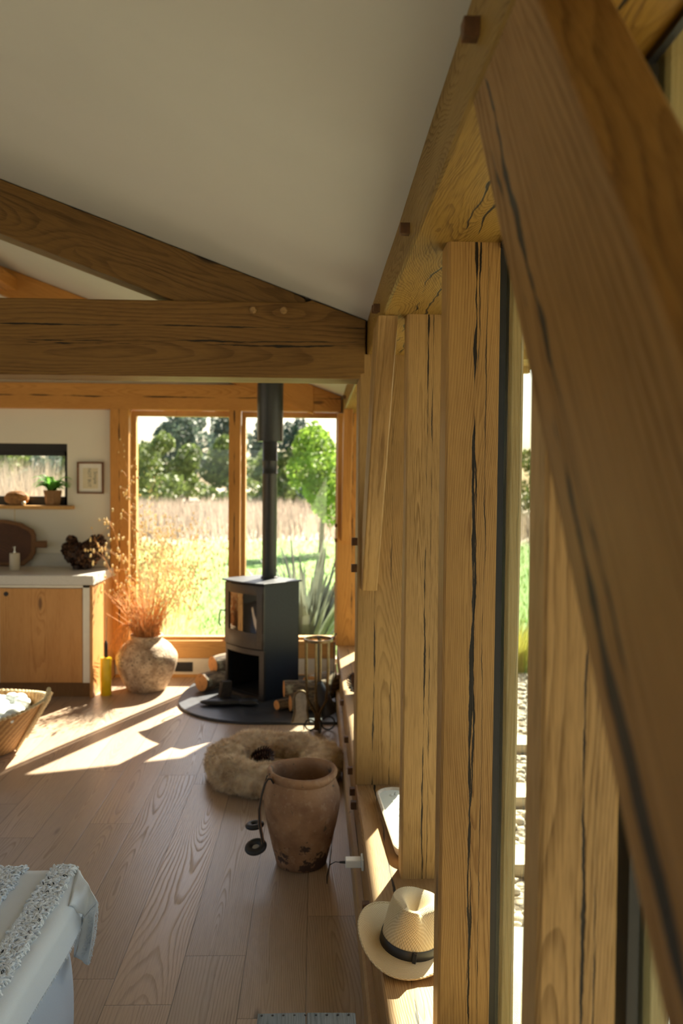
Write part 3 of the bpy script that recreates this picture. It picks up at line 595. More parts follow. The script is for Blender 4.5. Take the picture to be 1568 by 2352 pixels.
# arched pan hanging on the stand
pp = arc(0, .155, .045, .05, 180, 0, 12); poly = [(-.052, 0), (-.048, .03), (-.040, .08)] + pp + [(.040, .08), (.048, .03), (.052, 0)]
m4 = Matrix.Translation((-.085, 5.46, .045)) @ Matrix.Rotation(rad(-4), 4, 'X')
pan = tag(build(MB().prism(poly, 1, -.003, .002), 'hearth_pan', 'shovel', mat4=m4, bevel=.001), 'grey arch-shaped ash pan hanging in front of the firewood pile', 'ash pan')
rim = [(-.056, -.008, -.002)] + [(x, -.008, z) for x, z in poly[1:-1]] + [(.056, -.008, -.002)]
build(MB().tube([tuple(Vector(p) * 1.03) for p in rim], .007, 8), 'rim', 'bronze', pan, mat4=m4, smooth=40)
build(MB().tube([(.02, 0, -.001), (.02, -.004, -.035), (.025, .0, -.045)], .004, 6), 'hook', 'iron', pan, mat4=m4, smooth=40)
# black stove glove and small bellows on the slab
gl = MB(); 
for (x, y, l, w, a) in ((-.70, 5.97, .13, .045, -8), (-.60, 5.98, .12, .05, 4), (-.50, 6.0, .10, .036, 14), (-.485, 5.955, .09, .028, -12), (-.645, 6.02, .12, .03, 8)):
    gl.ball((x, y, .021 + .022), 1, 14, 8, (l, w, .022), Matrix.Rotation(rad(a), 3, 'Z'))
tag(build(gl, 'stove_glove', 'black', smooth=60), 'soft black stove glove lying flat on the slab before the log store', 'glove')
m4 = Matrix.Translation((-.655, 6.08, .022)) @ Matrix.Rotation(rad(40), 4, 'Z') @ Matrix.Rotation(rad(12), 4, 'X')
tag(build(MB().prism([(-.055, 0), (.055, 0), (.045, .15), (-.04, .16)], 1, 0, .03), 'kindling_block', plain('dark kindling wood', (.04, .028, .018), .7, .3, 30), mat4=m4, bevel=.004), 'upright dark block propped against the left corner of the log store', 'block')

# ---- double socket on far skirting, plug with cable on the right skirting
sk2 = empty('wall_socket', (-1.09, 6.93, .04), 'black double wall socket low down between the vase and the logs', 'socket')
build(MB().box((-1.165, 6.928, .045), (-1.018, 6.936, .125)), 'face_plate', 'black', sk2, bevel=.002)
for x in (-1.13, -1.055): build(MB().box((x - .012, 6.926, .095), (x + .012, 6.929, .115)), 'rocker_switch', 'stove', sk2)
pg = empty('charger_plug', (.15, 3.0, .33), 'white plug-in charger on the sill face behind the terracotta pot', 'plug')
build(MB().box((.122, 2.99, .229), (.180, 3.03, .257)).box((.1805, 2.98, .222), (.1895, 3.04, .264)), 'plug_body', 'white_plastic', pg, bevel=.003)
build(MB().tube([(.127, 3.01, .243), (.10, 3.01, .243)], [.006, .0035], 8).tube([(.10, 3.01, .243), (.085, 3.02, .24), (.065, 3.06, .21), (.055, 3.15, .12), (.06, 3.3, .02), (.08, 3.6, .005), (.1, 3.9, .005)], .0018, 6), 'cable', 'black', pg, smooth=40)

# ---- terracotta pot
PC = Vector((-.048, 3.535, 0)); pr = [(0, .012), (.085, .012), (.100, 0), (.108, .004), (.114, .03), (.131, .10), (.149, .18), (.162, .25), (.165, .29), (.160, .325), (.149, .355), (.141, .372), (.146, .378), (.152, .388), (.153, .400), (.148, .411), (.138, .413), (.130, .405), (.128, .385), (.140, .34), (.150, .28), (.135, .16), (.10, .03), (0, .03)]
pot = empty('terracotta_pot', tuple(PC), 'tall weathered terracotta pot with rolled rim standing in front of the fur bed', 'pot')
def wob(p, a): k = 1 + .012 * sin(2 * a + p.z * 9) + .006 * sin(5 * a + 1); return Vector((p.x * k, p.y * k, p.z + .004 * sin(a * 2 + 1) * (p.z > .3)))
build(MB().lathe(pr, PC, 64, fx=wob, caps=False), 'pot_body', 'terracotta', pot, smooth=60)
# ---- headphones hung over the rim
hp_ = empty('headphones', (-.2, 3.5, .0), 'tan-banded headphones with black ring cushions hanging over the left rim of the pot', 'headphones')
def ribbon(pts, w, wd, th=.003):
    vs = []; fs = []; wd = Vector(wd).normalized()
    for i, p in enumerate(pts):
        p = Vector(p); t = (Vector(pts[min(i + 1, len(pts) - 1)]) - Vector(pts[max(i - 1, 0)])).normalized(); nrm = t.cross(wd).normalized(); s_ = nrm.cross(t).normalized()
        vs += [p - s_ * w / 2, p + s_ * w / 2, p + s_ * w / 2 + nrm * th, p - s_ * w / 2 + nrm * th]
    for i in range(len(pts) - 1):
        a = i * 4
        for k in range(4): fs.append((a + k, a + (k + 1) % 4, a + 4 + (k + 1) % 4, a + 4 + k))
    fs += [(0, 1, 2, 3), (len(vs) - 4, len(vs) - 3, len(vs) - 2, len(vs) - 1)]; return vs, fs
bp = [(-.160, 3.44, .385), (-.172, 3.435, .407), (-.187, 3.43, .408), (-.200, 3.425, .39), (-.214, 3.42, .34), (-.224, 3.415, .28), (-.222, 3.41, .22), (-.214, 3.405, .18), (-.206, 3.40, .14)]
b = MB(); b.add(*ribbon(bp, .017, (.62, .78, 0)))
build(b, 'headband', 'leather', hp_, smooth=40)
b = MB(); b.add(*ribbon([(x - .002, y - .010, z) for x, y, z in bp], .004, (0, 1, .1), .006)); b.add(*ribbon([(-.178, 3.50, .408), (-.198, 3.50, .392), (-.216, 3.50, .34), (-.226, 3.50, .27), (-.226, 3.50, .2)], .004, (0, 1, 0), .005)); build(b, 'wire_yoke', 'black', hp_, smooth=40)
def pad(cx_, cy_, cz_, r1, r2, nrm):
    mb = MB(); prof = [(r1 - r2 + r2 * cos(t * pi / 6), r2 * .75 * sin(t * pi / 6)) for t in range(13)]; mb.lathe(prof, n=32, caps=False)
    q = Vector(nrm).to_track_quat('Z', 'Y').to_matrix().to_4x4(); q.translation = (cx_, cy_, cz_)
    o = build(mb, 'ear_cushion', 'pad', hp_, mat4=q, smooth=60); build(MB().lathe([(0, -.004), (r1 - r2, -.004), (r1 - r2, .0), (0, .0)], n=24, caps=False), 'speaker_mesh', 'grille', o, mat4=q)
pad(-.236, 3.40, .128, .047, .016, (-.15, -.30, .93)); pad(-.248, 3.50, .178, .041, .015, (-.1, .02, .99))

# ---- fur dog bed with a pine cone in it
BC = Vector((-.222, 4.57, 0))
def bed_surf(u, v):          # u round, v around the tube
    rx = .278; rt = .100 + .009 * sin(3 * u + 1) + .008 * sin(7 * u); low = .080; fr_ = 1 - .14 * max(0, -sin(u))
    rt *= fr_
    if abs(((u - pi * .15 + pi) % (2 * pi)) - pi) < .3: rt -= .022 * cos((((u - pi * .15 + pi) % (2 * pi)) - pi) / .3 * pi / 2)
    return Vector(((rx + rt * cos(v)) * cos(u), (rx * .98 + rt * cos(v)) * sin(u), max(.004, low + rt * .88 * sin(v))))
def furry(mb, surf, nu, nv, count, L, vr):
    vs = []; fs = []
    for i in range(nu):
        for j in range(nv): vs.append(BC + surf(2 * pi * i / nu, vr[0] + (vr[1] - vr[0]) * j / (nv - 1)))
    for i in range(nu):
        for j in range(nv - 1): i2 = (i + 1) % nu; fs.append((i * nv + j, i2 * nv + j, i2 * nv + j + 1, i * nv + j + 1))
    mb.add(vs, fs)
    for _ in range(count):
        u = U(0, 2 * pi); v = U(*vr); p = surf(u, v); e = .01; n_ = (surf(u + e, v) - p).cross(surf(u, v + e) - p)
        if n_.length < 1e-9: continue
        n_.normalize(); 
        cl = mnoise.noise_vector(p * 28) * .9
        t = Vector((U(-1, 1), U(-1, 1), U(-1, .3))) * .7 + cl * 1.3; mb.blade(BC + p - n_ * .004, t.normalized(), n_, L * U(.6, 1.2), .0032, .75, 2)
bed = empty('dog_bed', tuple(BC), 'round beige long-pile fur pet bed on the floor behind the terracotta pot', 'pet bed')
b = MB(); furry(b, bed_surf, 72, 20, 60000, .024, (-pi * .55, pi * 1.12)); build(b, 'bolster', 'fur', bed, smooth=80, fixn=False)
def cush(u, v): r = .20 * v; return Vector((r * cos(u), r * sin(u), .050 - .008 * v * v + .01 * mnoise.noise(Vector((r * cos(u) * 12, r * sin(u) * 12, 0)))))
b = MB(); furry(b, cush, 36, 8, 14000, .018, (.02, 1.)); build(b, 'cushion', 'fur', bed, smooth=80, fixn=False)
def cone(c, r, h, label, axis=(0, 0, 1), name='pine_cone', parent=None, group=None, mats=('cone', 'cone_light'), rows=9):
    q = Vector(axis).to_track_quat('Z', 'Y').to_matrix().to_4x4(); q.translation = Vector(c); mb = MB(); mb.ball((0, 0, h * .5), 1, 10, 7, (r * .34, r * .34, h * .42))
    for i in range(rows):
        t = (i + .5) / rows; rr_ = r * sin(pi * (.12 + .80 * t)) ** .8; n = 9
        for k in range(n):
            a = 2 * pi * (k + .5 * (i % 2)) / n + i * .3; d = Vector((cos(a), sin(a), .35 + .3 * t)).normalized(); s_ = Vector((-sin(a), cos(a), 0)); p0 = Vector((0, 0, h * t)) + d * rr_ * .20; p1 = p0 + d * rr_ * .95; up = Vector((0, 0, 1)) * r * .12; w = r * .20
            mb.cur = 0; mb.add([p0 - s_ * w * .5, p0 + s_ * w * .5, p1 + s_ * w, p1 - s_ * w, p0 + up * .5, p1 + up + d * r * .08], [(0, 1, 2, 3), (0, 4, 5, 3), (1, 2, 5, 4), (3, 5, 2)])
            mb.cur = 1; mb.add([p1 + s_ * w * .9, p1 - s_ * w * .9, p1 + up + d * r * .12], [(0, 1, 2)])
    o = build(mb, name, list(mats), parent, mat4=q, fixn=False)
    if label: tag(o, label, 'pine cone', group)
    return o
cone((-.345, 4.56, .105), .052, .12, 'dark open pine cone lying in the hollow of the fur bed', (.75, -.3, .25), name='pine_cone')
cone((.262, 5.20, .306), .052, .115, 'dark pine cone standing on the far part of the right sill')

# ---- straw hat
HC = Vector((.285, 2.345, SZ + .012)); hat = empty('straw_hat', (HC.x, HC.y, SZ), 'cream woven straw fedora with black ribbon lying on the right sill', 'hat')
hm = Matrix.Translation(HC) @ Matrix.Rotation(rad(8), 4, 'Y') @ Matrix.Rotation(rad(-20), 4, 'Z')
def crown(n=64, m=22):
    vs = []; fs = []
    for i in range(m):
        t = i / (m - 1)                                    # 0 base .. wall .. 1 centre of the top
        for k in range(n):
            a = 2 * pi * k / n; ax, ay = .086, .104
            if t < .62: q = t / .62; z = .128 * q; s_ = 1 - .13 * q - .06 * q ** 5
            else: q = (t - .62) / .38; z = .128 + .008 * sin(q * pi * .5); s_ = .81 * (1 - q) ** .8
            x, y = ax * s_ * cos(a), ay * s_ * sin(a)
            fr = -y / ay                                   # +1 at the front
            z *= 1 + .05 * max(0, fr)
            # teardrop hollow along the top and two pinches at the front
            if z > .06:
                k1 = (z - .06) / .07; 
                dd = math.exp(-((x / .026) ** 2)) * math.exp(-(((y - .002) / .052) ** 2)); z -= .052 * dd * min(1, k1)
                for sx in (-1, 1): 
                    g_ = math.exp(-(((x - sx * .048) / .022) ** 2 + ((y + .052) / .030) ** 2)); x -= sx * .024 * g_ * k1; z -= .012 * g_
            vs.append((x, y, z))
    for i in range(m - 1):
        for k in range(n): k2 = (k + 1) % n; fs.append((i * n + k, i * n + k2, (i + 1) * n + k2, (i + 1) * n + k))
    fs.append(tuple((m - 1) * n + k for k in range(n))); return vs, fs
b = MB(); b.add(*crown()); build(b, 'crown', 'straw', hat, mat4=hm, smooth=60)
vs = []; fs = []; n, m = 72, 10
for side in (0, 1):
    for i in range(m):
        t = i / (m - 1)
        for k in range(n):
            a = 2 * pi * k / n; rx, ry = .084 + (.155 - .084) * t, .102 + (.178 - .102) * t; c2 = cos(a) ** 2
            z = t * t * (.040 * c2 - .012 * max(0, -sin(a)) ** 2 + .010 * max(0, sin(a))) + .002; vs.append((rx * cos(a), ry * sin(a), z + (.0022 if side else 0)))
N = n * m
for i in range(m - 1):
    for k in range(n):
        k2 = (k + 1) % n; q = (i * n + k, i * n + k2, (i + 1) * n + k2, (i + 1) * n + k); fs.append(q[::-1]); fs.append(tuple(x + N for x in q))
for k in range(n): k2 = (k + 1) % n; fs.append(((m - 1) * n + k, (m - 1) * n + k2, (m - 1) * n + k2 + N, (m - 1) * n + k + N))
mb = MB().add(vs, fs); mb.tube([Vector(vs[N + (m - 1) * n + k]) for k in list(range(n)) + [0]], .0028, 6, caps=False); build(mb, 'brim', 'straw', hat, mat4=hm, smooth=60)
b = MB(); vs = []; fs = []
for i, (z, s_) in enumerate(((.001, 1.022), (.003, 1.034), (.028, 1.004), (.030, .99))):
    for k in range(64): a = 2 * pi * k / 64; vs.append((.086 * s_ * cos(a), .104 * s_ * sin(a), z))
for i in range(3):
    for k in range(64): k2 = (k + 1) % 64; fs.append((i * 64 + k, i * 64 + k2, (i + 1) * 64 + k2, (i + 1) * 64 + k))
b.add(vs, fs); b.box((.030, -.1075, .002), (.040, -.096, .031)); build(b, 'ribbon', 'ribbon', hat, mat4=hm, smooth=50)

# ---- candle tray
tm = Matrix.Translation((.352, 3.17, SZ)) @ Matrix.Rotation(rad(3), 4, 'Z')
tray = empty('candle_tray', (.352, 3.17, SZ), 'long pale wooden dough bowl filled with white multi-wick candle wax on the sill', 'candle')
def stad(hx, hy, n=14): 
    r = hx; return [(r * cos(rad(a)), hy - r + r * sin(rad(a))) for a in [180 * i / n for i in range(n + 1)]] + [(r * cos(rad(a)), -(hy - r) + r * sin(rad(a))) for a in [180 + 180 * i / n for i in range(n + 1)]]
def loft(rings, close=True):
    vs = []; fs = []; n = len(rings[0][0])
    for (pl_, z) in rings: vs += [(x, y, z) for x, y in pl_]
    for i in range(len(rings) - 1):
        for k in range(n): k2 = (k + 1) % n; fs.append((i * n + k, i * n + k2, (i + 1) * n + k2, (i + 1) * n + k))
    fs.append(tuple(range(n))[::-1]); fs.append(tuple((len(rings) - 1) * n + k for k in range(n))); return vs, fs
b = MB(); b.add(*loft([(stad(.052, .275), 0), (stad(.066, .300), .012), (stad(.074, .312), .035), (stad(.075, .314), .044), (stad(.068, .307), .047), (stad(.062, .300), .043), (stad(.058, .29), .030)])); build(b, 'wooden_bowl', 'dough', tray, mat4=tm, smooth=50)
b = MB(); b.add(*loft([(stad(.056, .286), .031), (stad(.0605, .296), .0385)]));
for i in range(8): y = .235 - i * .068; b.lathe([(.020, .0386), (.017, .0410), (.008, .0412), (.006, .0395), (0, .0395)], (0, y, 0), 16, caps=False)
build(b, 'wax', 'wax', tray, mat4=tm, smooth=50)
for i in range(8): y = .235 - i * .068; build(MB().tube([(0, y, .039), (.001, y, .047), (.005, y + .001, .051)], .0012, 6), 'wick', 'black', tray, mat4=tm)

# ---- grey crate at the bottom edge
cr_ = empty('grey_crate', (-.01, 1.86, 0), 'grey painted plank stool top with nail heads at the bottom edge', 'crate')
for i in range(2): beam('plank', (-.137 + .062 + i * .125, 1.70, .288), (-.137 + .062 + i * .125, 2.056, .288), .1225, .024, (1, 0, 0), 'greywood', '', parent=cr_, cham=.002, seed=i)
build(MB().box((-.13, 1.71, 0), (-.115, 2.045, .276)).box((.09, 1.71, 0), (.105, 2.045, .276)).box((-.115, 2.03, .05), (.09, 2.045, .276)), 'crate_frame', 'greywood', cr_, bevel=.002)
for i in range(9): build(MB().lathe([(.0032, .2995), (.0028, .3018), (0, .302)], (-.125 + i * .0275, 2.047, 0), 8, caps=False), 'nail_head', 'iron', cr_)

# ---- kitchen cabinet run
CX1 = -1.668; CY = 6.25
cab = empty('kitchen_cabinet', (-2.6, 6.6, 0), 'oak-doored base cabinet with cream face frame at the left under the worktop', 'cabinet')
build(MB().box((-4.6, CY + .03, .115), (-1.72, 6.93, .853)), 'carcass', 'cream', cab)
build(MB().box((-4.6, CY + .005, .835), (CX1 - .022, CY + .03, .853)).box((-1.742, CY + .005, .115), (CX1 - .020, CY + .03, .853)).box((-2.385, CY + .006, .115), (-2.362, CY + .03, .853)), 'face_frame', 'cream', cab, bevel=.001)
build(MB().box((-4.6, CY + .045, 0), (-1.70, CY + .065, .113)), 'plinth', 'oak_dark' , cab)
ep = beam('end_panel', (-1.679, 6.59, 0), (-1.679, 6.59, .853), .022, .68, (1, 0, 0), 'oak_door', '', parent=cab, cham=.002)
for i, (x0, x1) in enumerate(((-2.360, -1.745), (-2.99, -2.387), (-3.62, -3.0))):
    d = beam('door', ((x0 + x1) / 2, CY + .013, .118), ((x0 + x1) / 2, CY + .013, .830), x1 - x0, .022, (1, 0, 0), 'oak_door', '', parent=cab, cham=.002, seed=i * 7)
    build(MB().lathe([(0, -.001), (.017, -.001), (.017, .003), (.014, .005), (0, .005)], n=20, caps=False), 'finger_hole', 'black', d, mat4=Matrix.Translation((x0 + .05, CY + .002, .787)) @ Matrix.Rotation(rad(90), 4, 'X'), label='black recessed finger hole')
wt = empty('worktop', (-3, 6.6, .853), 'pale speckled stone worktop with upstand along the kitchen wall', 'worktop')
build(MB().box((-4.6, CY - .015, .858), (CX1 + .01, 6.948, .928)), 'slab', 'worktop', wt, bevel=.002); build(MB().box((-4.6, 6.925, .928), (-1.75, 6.948, 1.035)), 'upstand', 'worktop', wt, bevel=.001)
ZW = .929
# soap dispenser
sp = empty('soap_dispenser', (-2.36, 6.60, ZW), 'cream ceramic soap dispenser with metal pump before the round board', 'soap dispenser')
build(MB().lathe([(.036, 0), (.039, .003), (.039, .128), (.036, .134), (.012, .136)], (-2.37, 6.60, ZW), 28), 'bottle', 'ceramic', sp, smooth=50)
build(MB().lathe([(.011, .136), (.011, .148), (.005, .150), (.005, .178), (.009, .180), (.009, .188)], (-2.37, 6.60, ZW), 14).tube([(-2.37, 6.60, ZW + .184), (-2.37, 6.565, ZW + .184), (-2.37, 6.56, ZW + .178)], .0045, 8), 'pump', 'steel', sp, smooth=50)
# chopping board
bd = empty('chopping_board', (-2.52, 6.88, ZW), 'large dark round wooden board with side handle hanging on a cord above the worktop', 'chopping board')
m4b = Matrix.Translation((-2.66, 6.885, ZW + .004)) @ Matrix.Rotation(rad(90), 4, 'X') @ Matrix.Rotation(0, 4, 'Z')
out = [(-.30, .05)] + [(-.20, 0), (.26, .0)] + [(.33, .055), (.36, .11), (.362, .26), (.34, .30), (.24, .355), (.12, .378), (0, .384), (-.15, .37), (-.30, .30), (-.34, .18)]
inn = [(x * .90 , .19 + (y - .19) * .86) for x, y in out]
build(MB().prism(out, 2, -.012, .010), 'board_body', 'board_light', bd, mat4=m4b, bevel=.005); build(MB().prism(inn, 2, .008, .0125), 'worn_face', 'board_wood', bd, mat4=m4b, bevel=.002)
build(MB().prism([(.355, .150), (.448, .150), (.452, .158), (.452, .202), (.448, .208), (.355, .205)], 2, -.010, .008), 'handle', 'board_light', bd, mat4=m4b, bevel=.004)
build(MB().tube([(-2.465, 6.872, 1.30), (-2.464, 6.868, 1.39), (-2.462, 6.845, 1.41)], .0035, 6), 'cord', 'rope', bd)
# pine cone hen
hn = empty('cone_hen', (-1.875, 6.72, ZW), 'dark hen-shaped ornament made of pine cone scales on the worktop corner', 'ornament')
def cones(name, blobs, dens):
    mb = MB()
    for (c0, rr3) in blobs:
        mb.cur = 0; mb.ball(c0, 1, 14, 9, [q * .93 for q in rr3])
        for _ in range(dens):
            z = U(-1, 1); a = U(0, 2 * pi); s_ = sqrt(1 - z * z); d = Vector((s_ * cos(a), s_ * sin(a), z)); p = Vector(c0) + Vector((d.x * rr3[0], d.y * rr3[1], d.z * rr3[2])) * .95
            t = d.orthogonal().normalized(); w_ = d.cross(t); an = U(0, 6); t2 = t * cos(an) + w_ * sin(an); w2 = d.cross(t2); L = U(.014, .026); mb.cur = int(R() < .35)
            mb.add([p - w2 * L * .45, p + w2 * L * .45, p + d * L * .9 + t2 * L * .8 + w2 * L * .5, p + d * L * .9 + t2 * L * .8 - w2 * L * .5], [(0, 1, 2, 3)])
    return build(mb, name, ['cone', 'cone_light'], hn, fixn=False)
hy = 6.71
cones('hen_body', [((-1.870, hy, 1.045), (.135, .085, .078)), ((-1.865, hy, .988), (.090, .065, .052)), ((-1.955, hy, 1.085), (.066, .06, .052)), ((-1.785, hy, 1.085), (.078, .06, .075)), ((-1.87, hy, 1.075), (.09, .06, .05))], 420)
cones('hen_tail', [((-1.955, hy, 1.140), (.030, .03, .042))], 160); cones('hen_head', [((-1.750, hy, 1.140), (.056, .045, .052))], 200)
# picture frame
pf = empty('picture_frame', (-1.868, 6.945, 1.53), 'small walnut picture frame with rotated grey lettering on the cream wall', 'picture')
x0, x1, z0, z1 = -1.975, -1.757, 1.532, 1.795; e = .014
build(MB().box((x0, 6.925, z0), (x0 + e, 6.949, z1)).box((x1 - e, 6.925, z0), (x1, 6.949, z1)).box((x0 + e, 6.925, z0), (x1 - e, 6.949, z0 + e)).box((x0 + e, 6.925, z1 - e), (x1 - e, 6.949, z1)), 'frame', 'walnut', pf, bevel=.001)
build(MB().box((x0 + e, 6.940, z0 + e), (x1 - e, 6.944, z1 - e)), 'mount', 'mount', pf); pr_ = build(MB().box((x0 + .046, 6.937, z0 + .042), (x1 - .048, 6.9395, z1 - .05)), 'print', 'paper', pf)
def text(s, loc, rot, size, mat, parent):
    cu_ = bpy.data.curves.new('lettering', 'FONT'); cu_.body = s; cu_.size = size; cu_.extrude = .0004; cu_.align_x = 'CENTER'; o_ = bpy.data.objects.new('lettering', cu_); COL.objects.link(o_)
    bpy.context.view_layer.update(); me = bpy.data.meshes.new_from_object(o_); bpy.data.objects.remove(o_); me.materials.clear(); me.materials.append(M[mat])
    o2 = bpy.data.objects.new('lettering', me); COL.objects.link(o2); o2.location = loc; o2.rotation_euler = rot; setp(o2, parent); return o2
text('Simple', (-1.838, 6.9365, 1.665), (rad(90), rad(90), 0), .040, 'ink', pr_); text('NOT BUT', (-1.886, 6.9365, 1.665), (rad(90), rad(90), 0), .036, 'ink', pr_)
# fern in woven pot, woven ball on the window board
ZB = 1.4325
fp = empty('potted_fern', (-2.172, 6.93, ZB), 'small green fern in a woven pot on the kitchen window board', 'potted plant')
FC = Vector((-2.172, 6.925, ZB))
build(MB().lathe([(.052, 0), (.056, .004), (.072, .115), (.073, .124), (.068, .126), (.064, .11), (0, .108)], FC, 32, caps=False).lathe([(0, .001), (.052, .001)], FC, 32, caps=False), 'woven_pot', 'potbasket', fp, smooth=50)
b = MB()
for i in range(46):
    a = U(0, 2 * pi); L = U(.09, .17); up = U(1.1, 2.4); pts = []
    for k in range(9): t = k / 8; pts.append(FC + Vector((cos(a) * L * t, min(.06, sin(a) * L * t * .45 - .02), .11 + L * up * t - L * (up * .5 + .35) * t * t)))
    b.tube(pts, .0012, 4)
    for k in range(1, 9):
        t = k / 8; l = .045 * (1 - t * .7); tt = (pts[k] - pts[k - 1]).normalized(); sd_ = tt.cross(Vector((0, 0, 1))).normalized()
        for s_ in (-1, 1):
            for q in (0, .5): p = pts[k].lerp(pts[k - 1], q); b.add([p, p + (sd_ * s_ + tt * .5) * l * .5 + Vector((0, 0, .004)), p + (sd_ * s_ + tt * .4) * l, p + (sd_ * s_ * .5) * l - Vector((0, 0, .002))], [(0, 1, 2, 3)])
build(b, 'fronds', 'fern', fp, fixn=False)
wb = tag(build(MB().ball((-2.465, 6.92, ZB + .058), 1, 28, 14, (.095, .075, .058)), 'woven_ball', plain('orange straw', (.30, .13, .035), .7, .35, 50, .3), smooth=60), 'round orange woven straw ornament at the left end of the window board', 'ornament')
b = MB()
for i in range(30):
    a0 = U(0, pi); ti = U(-.5, .5); b.tube([Vector((-2.465, 6.92, ZB + .058)) + Vector((.097 * cos(a) , .077 * sin(a) * cos(a0), .060 * (sin(a) * sin(a0)) + .01 * ti * cos(a))) for a in [2 * pi * k / 24 for k in range(25)]], .0016, 4)
build(b, 'fibres', plain('orange fibre', (.42, .21, .07), .7, .3, 60), wb)
tag(build(MB().ball((-2.392, 6.868, ZB + .018), .018, 12, 8), 'pale_bead', 'ceramic', smooth=60), 'small pale ball in front of the woven straw ornament', 'bead')
# yellow canister with lighter wand
yc = empty('yellow_canister', (-1.60, 6.36, 0), 'tall yellow cylinder with a black wand standing beside the cabinet end', 'canister'); C0 = (-1.592, 6.345, 0)
build(MB().lathe([(.040, 0), (.042, .003), (.042, .283), (.039, .288), (.014, .290)], C0, 32), 'cylinder', 'yellow', yc, smooth=50)
w = build(MB().lathe([(.012, .288), (.013, .30), (.013, .40), (.009, .405), (.006, .42)], C0, 16), 'wand_handle', 'black', yc, smooth=50); build(MB().tube([(-1.592, 6.345, .42), (-1.590, 6.345, .50), (-1.588, 6.345, .60)], .0045, 8), 'wand_tip', 'steel', w)
# vase with dry stems
VC = Vector((-1.318, 6.52, 0)); vs_ = empty('dried_grass_vase', tuple(VC), 'big rough stoneware vase on the floor holding rust-coloured dried grasses', 'vase')
vp = [(0, .006), (.13, .006), (.140, 0), (.148, .006), (.180, .07), (.215, .15), (.235, .22), (.238, .262), (.232, .285), (.222, .300), (.190, .345), (.150, .378), (.126, .392), (.122, .405), (.124, .420), (.130, .428), (.126, .434), (.114, .432), (.110, .41), (.115, .39), (.17, .34), (.20, .26), (0, .10)]
build(MB().lathe(vp, VC, 56, fx=wob, caps=False), 'vase_body', 'vase', vs_, smooth=60)
b = MB(); s_ = MB(); T0 = VC + Vector((0, 0, .30))
for i in range(420):
    a = U(0, 2 * pi); r0 = U(0, .085); lean = U(.05, .42) * (1 if R() < .8 else 1.5); L = U(.25, .55); base = T0 + Vector((cos(a) * r0, sin(a) * r0, .0)); a2 = a + U(-.5, .5); 
    p1 = base + Vector((cos(a2) * lean * L * .4, sin(a2) * lean * L * .4, L * .6)); p2 = base + Vector((cos(a2) * lean * L * 1.1, sin(a2) * lean * L * .9, L * (1.05 - lean * .3))); p2.y = min(p2.y, 6.84)
    p1.y = min(p1.y, 6.84); b.tube([base, p1, p2], [.0020, .0016, .0009], 3, caps=False)
    if R() < .6: s_.ball(p2, .0045, 5, 3, (1, 1, 2.))
def spray(base, tip, n, spread, sz=.0085):
    base = Vector(base); tip = Vector(tip); mid = base.lerp(tip, .5) + Vector((0, -.03, .05)); pts = [base.lerp(mid, t / 4).lerp(mid.lerp(tip, t / 4), t / 4) for t in range(5)]; b.tube(pts, [.0034, .003, .0026, .002, .0012], 5)
    for k in range(n):
        t = U(.45, 1.); p = base.lerp(mid, t).lerp(mid.lerp(tip, t), t); q = p + Vector((U(-1, 1), U(-.6, .6), U(-.6, 1))) * spread; q.y = min(q.y, 6.83); b.tube([p, p.lerp(q, .6) + Vector((0, 0, .01)), q], .0008, 3, caps=False); s_.ball(q, sz * U(.7, 1.2), 6, 4, (1, 1, 1.6))
spray(T0, (-1.72, 6.50, 1.20), 44, .13); spray(T0, (-1.60, 6.55, 1.32), 34, .10); spray(T0, (-1.52, 6.62, 1.95), 46, .085, .007); spray(T0, (-1.50, 6.60, 1.05), 26, .10); spray(T0, (-1.45, 6.55, 1.70), 16, .06); spray(T0, (-1.20, 6.60, 1.15), 20, .10, .006); spray(T0, (-.95, 6.60, 1.05), 12, .12, .006)
for i in range(60):
    a = pi + U(-1.0, 1.0); L = U(.10, .24); p0 = VC + Vector((cos(a) * .09, sin(a) * .09, .43)); pts = [p0 + Vector((cos(a) * L * t, sin(a) * L * t * .6, .16 * t * (1 - t) * 3 - .13 * t * t)) for t in (0, .25, .5, .75, 1)]; b.tube(pts, .0014, 3, caps=False)
st = build(b, 'dry_stems', 'drygrass', vs_, fixn=False); build(s_, 'seed_heads', 'seed', vs_, fixn=False)['kind'] = 'stuff'; st['kind'] = 'stuff'

# ---- basket of wool
bk = empty('wool_basket', (-1.97, 5.10, 0), 'large woven seagrass basket full of white fleece at the left edge', 'basket')
BK = Vector((-2.035, 5.04, 0)); n, m = 56, 12; vs = []; fs = []
def bsh(a, t):
    hh = .262 + .045 * abs(cos(a)) ** 3 - .030 * max(0, -sin(a)) + .015 * max(0, sin(a)) ; rx, ry = .225 + .150 * t, .22 + .10 * t; rxx = rx + .030 * t * abs(cos(a)) ** 6
    return BK + Vector((rxx * cos(a), ry * sin(a), .006 + hh * t))
for i in range(m):
    for k in range(n): vs.append(bsh(2 * pi * k / n, i / (m - 1)))
for i in range(m):
    for k in range(n): p = bsh(2 * pi * k / n, 1 - i / (m - 1)); c0 = Vector((BK.x, BK.y, p.z)); vs.append(c0 + (p - c0) * .955)
for i in range(2 * m - 1):
    for k in range(n): k2 = (k + 1) % n; fs.append((i * n + k, i * n + k2, (i + 1) * n + k2, (i + 1) * n + k))
fs.append(tuple(range(n))[::-1]); build(MB().add(vs, fs), 'woven_body', 'basket', bk, smooth=60)
b = MB(); rp = [bsh(2 * pi * k / 80, 1.0) for k in range(81)]
for k in range(80): b.ball(rp[k] + Vector((0, 0, .004)), 1, 7, 4, (.019, .013, .009), Matrix.Rotation(2 * pi * k / 80 + .9, 3, 'Z'))
build(b, 'rope_rim', 'rope', bk, smooth=60)
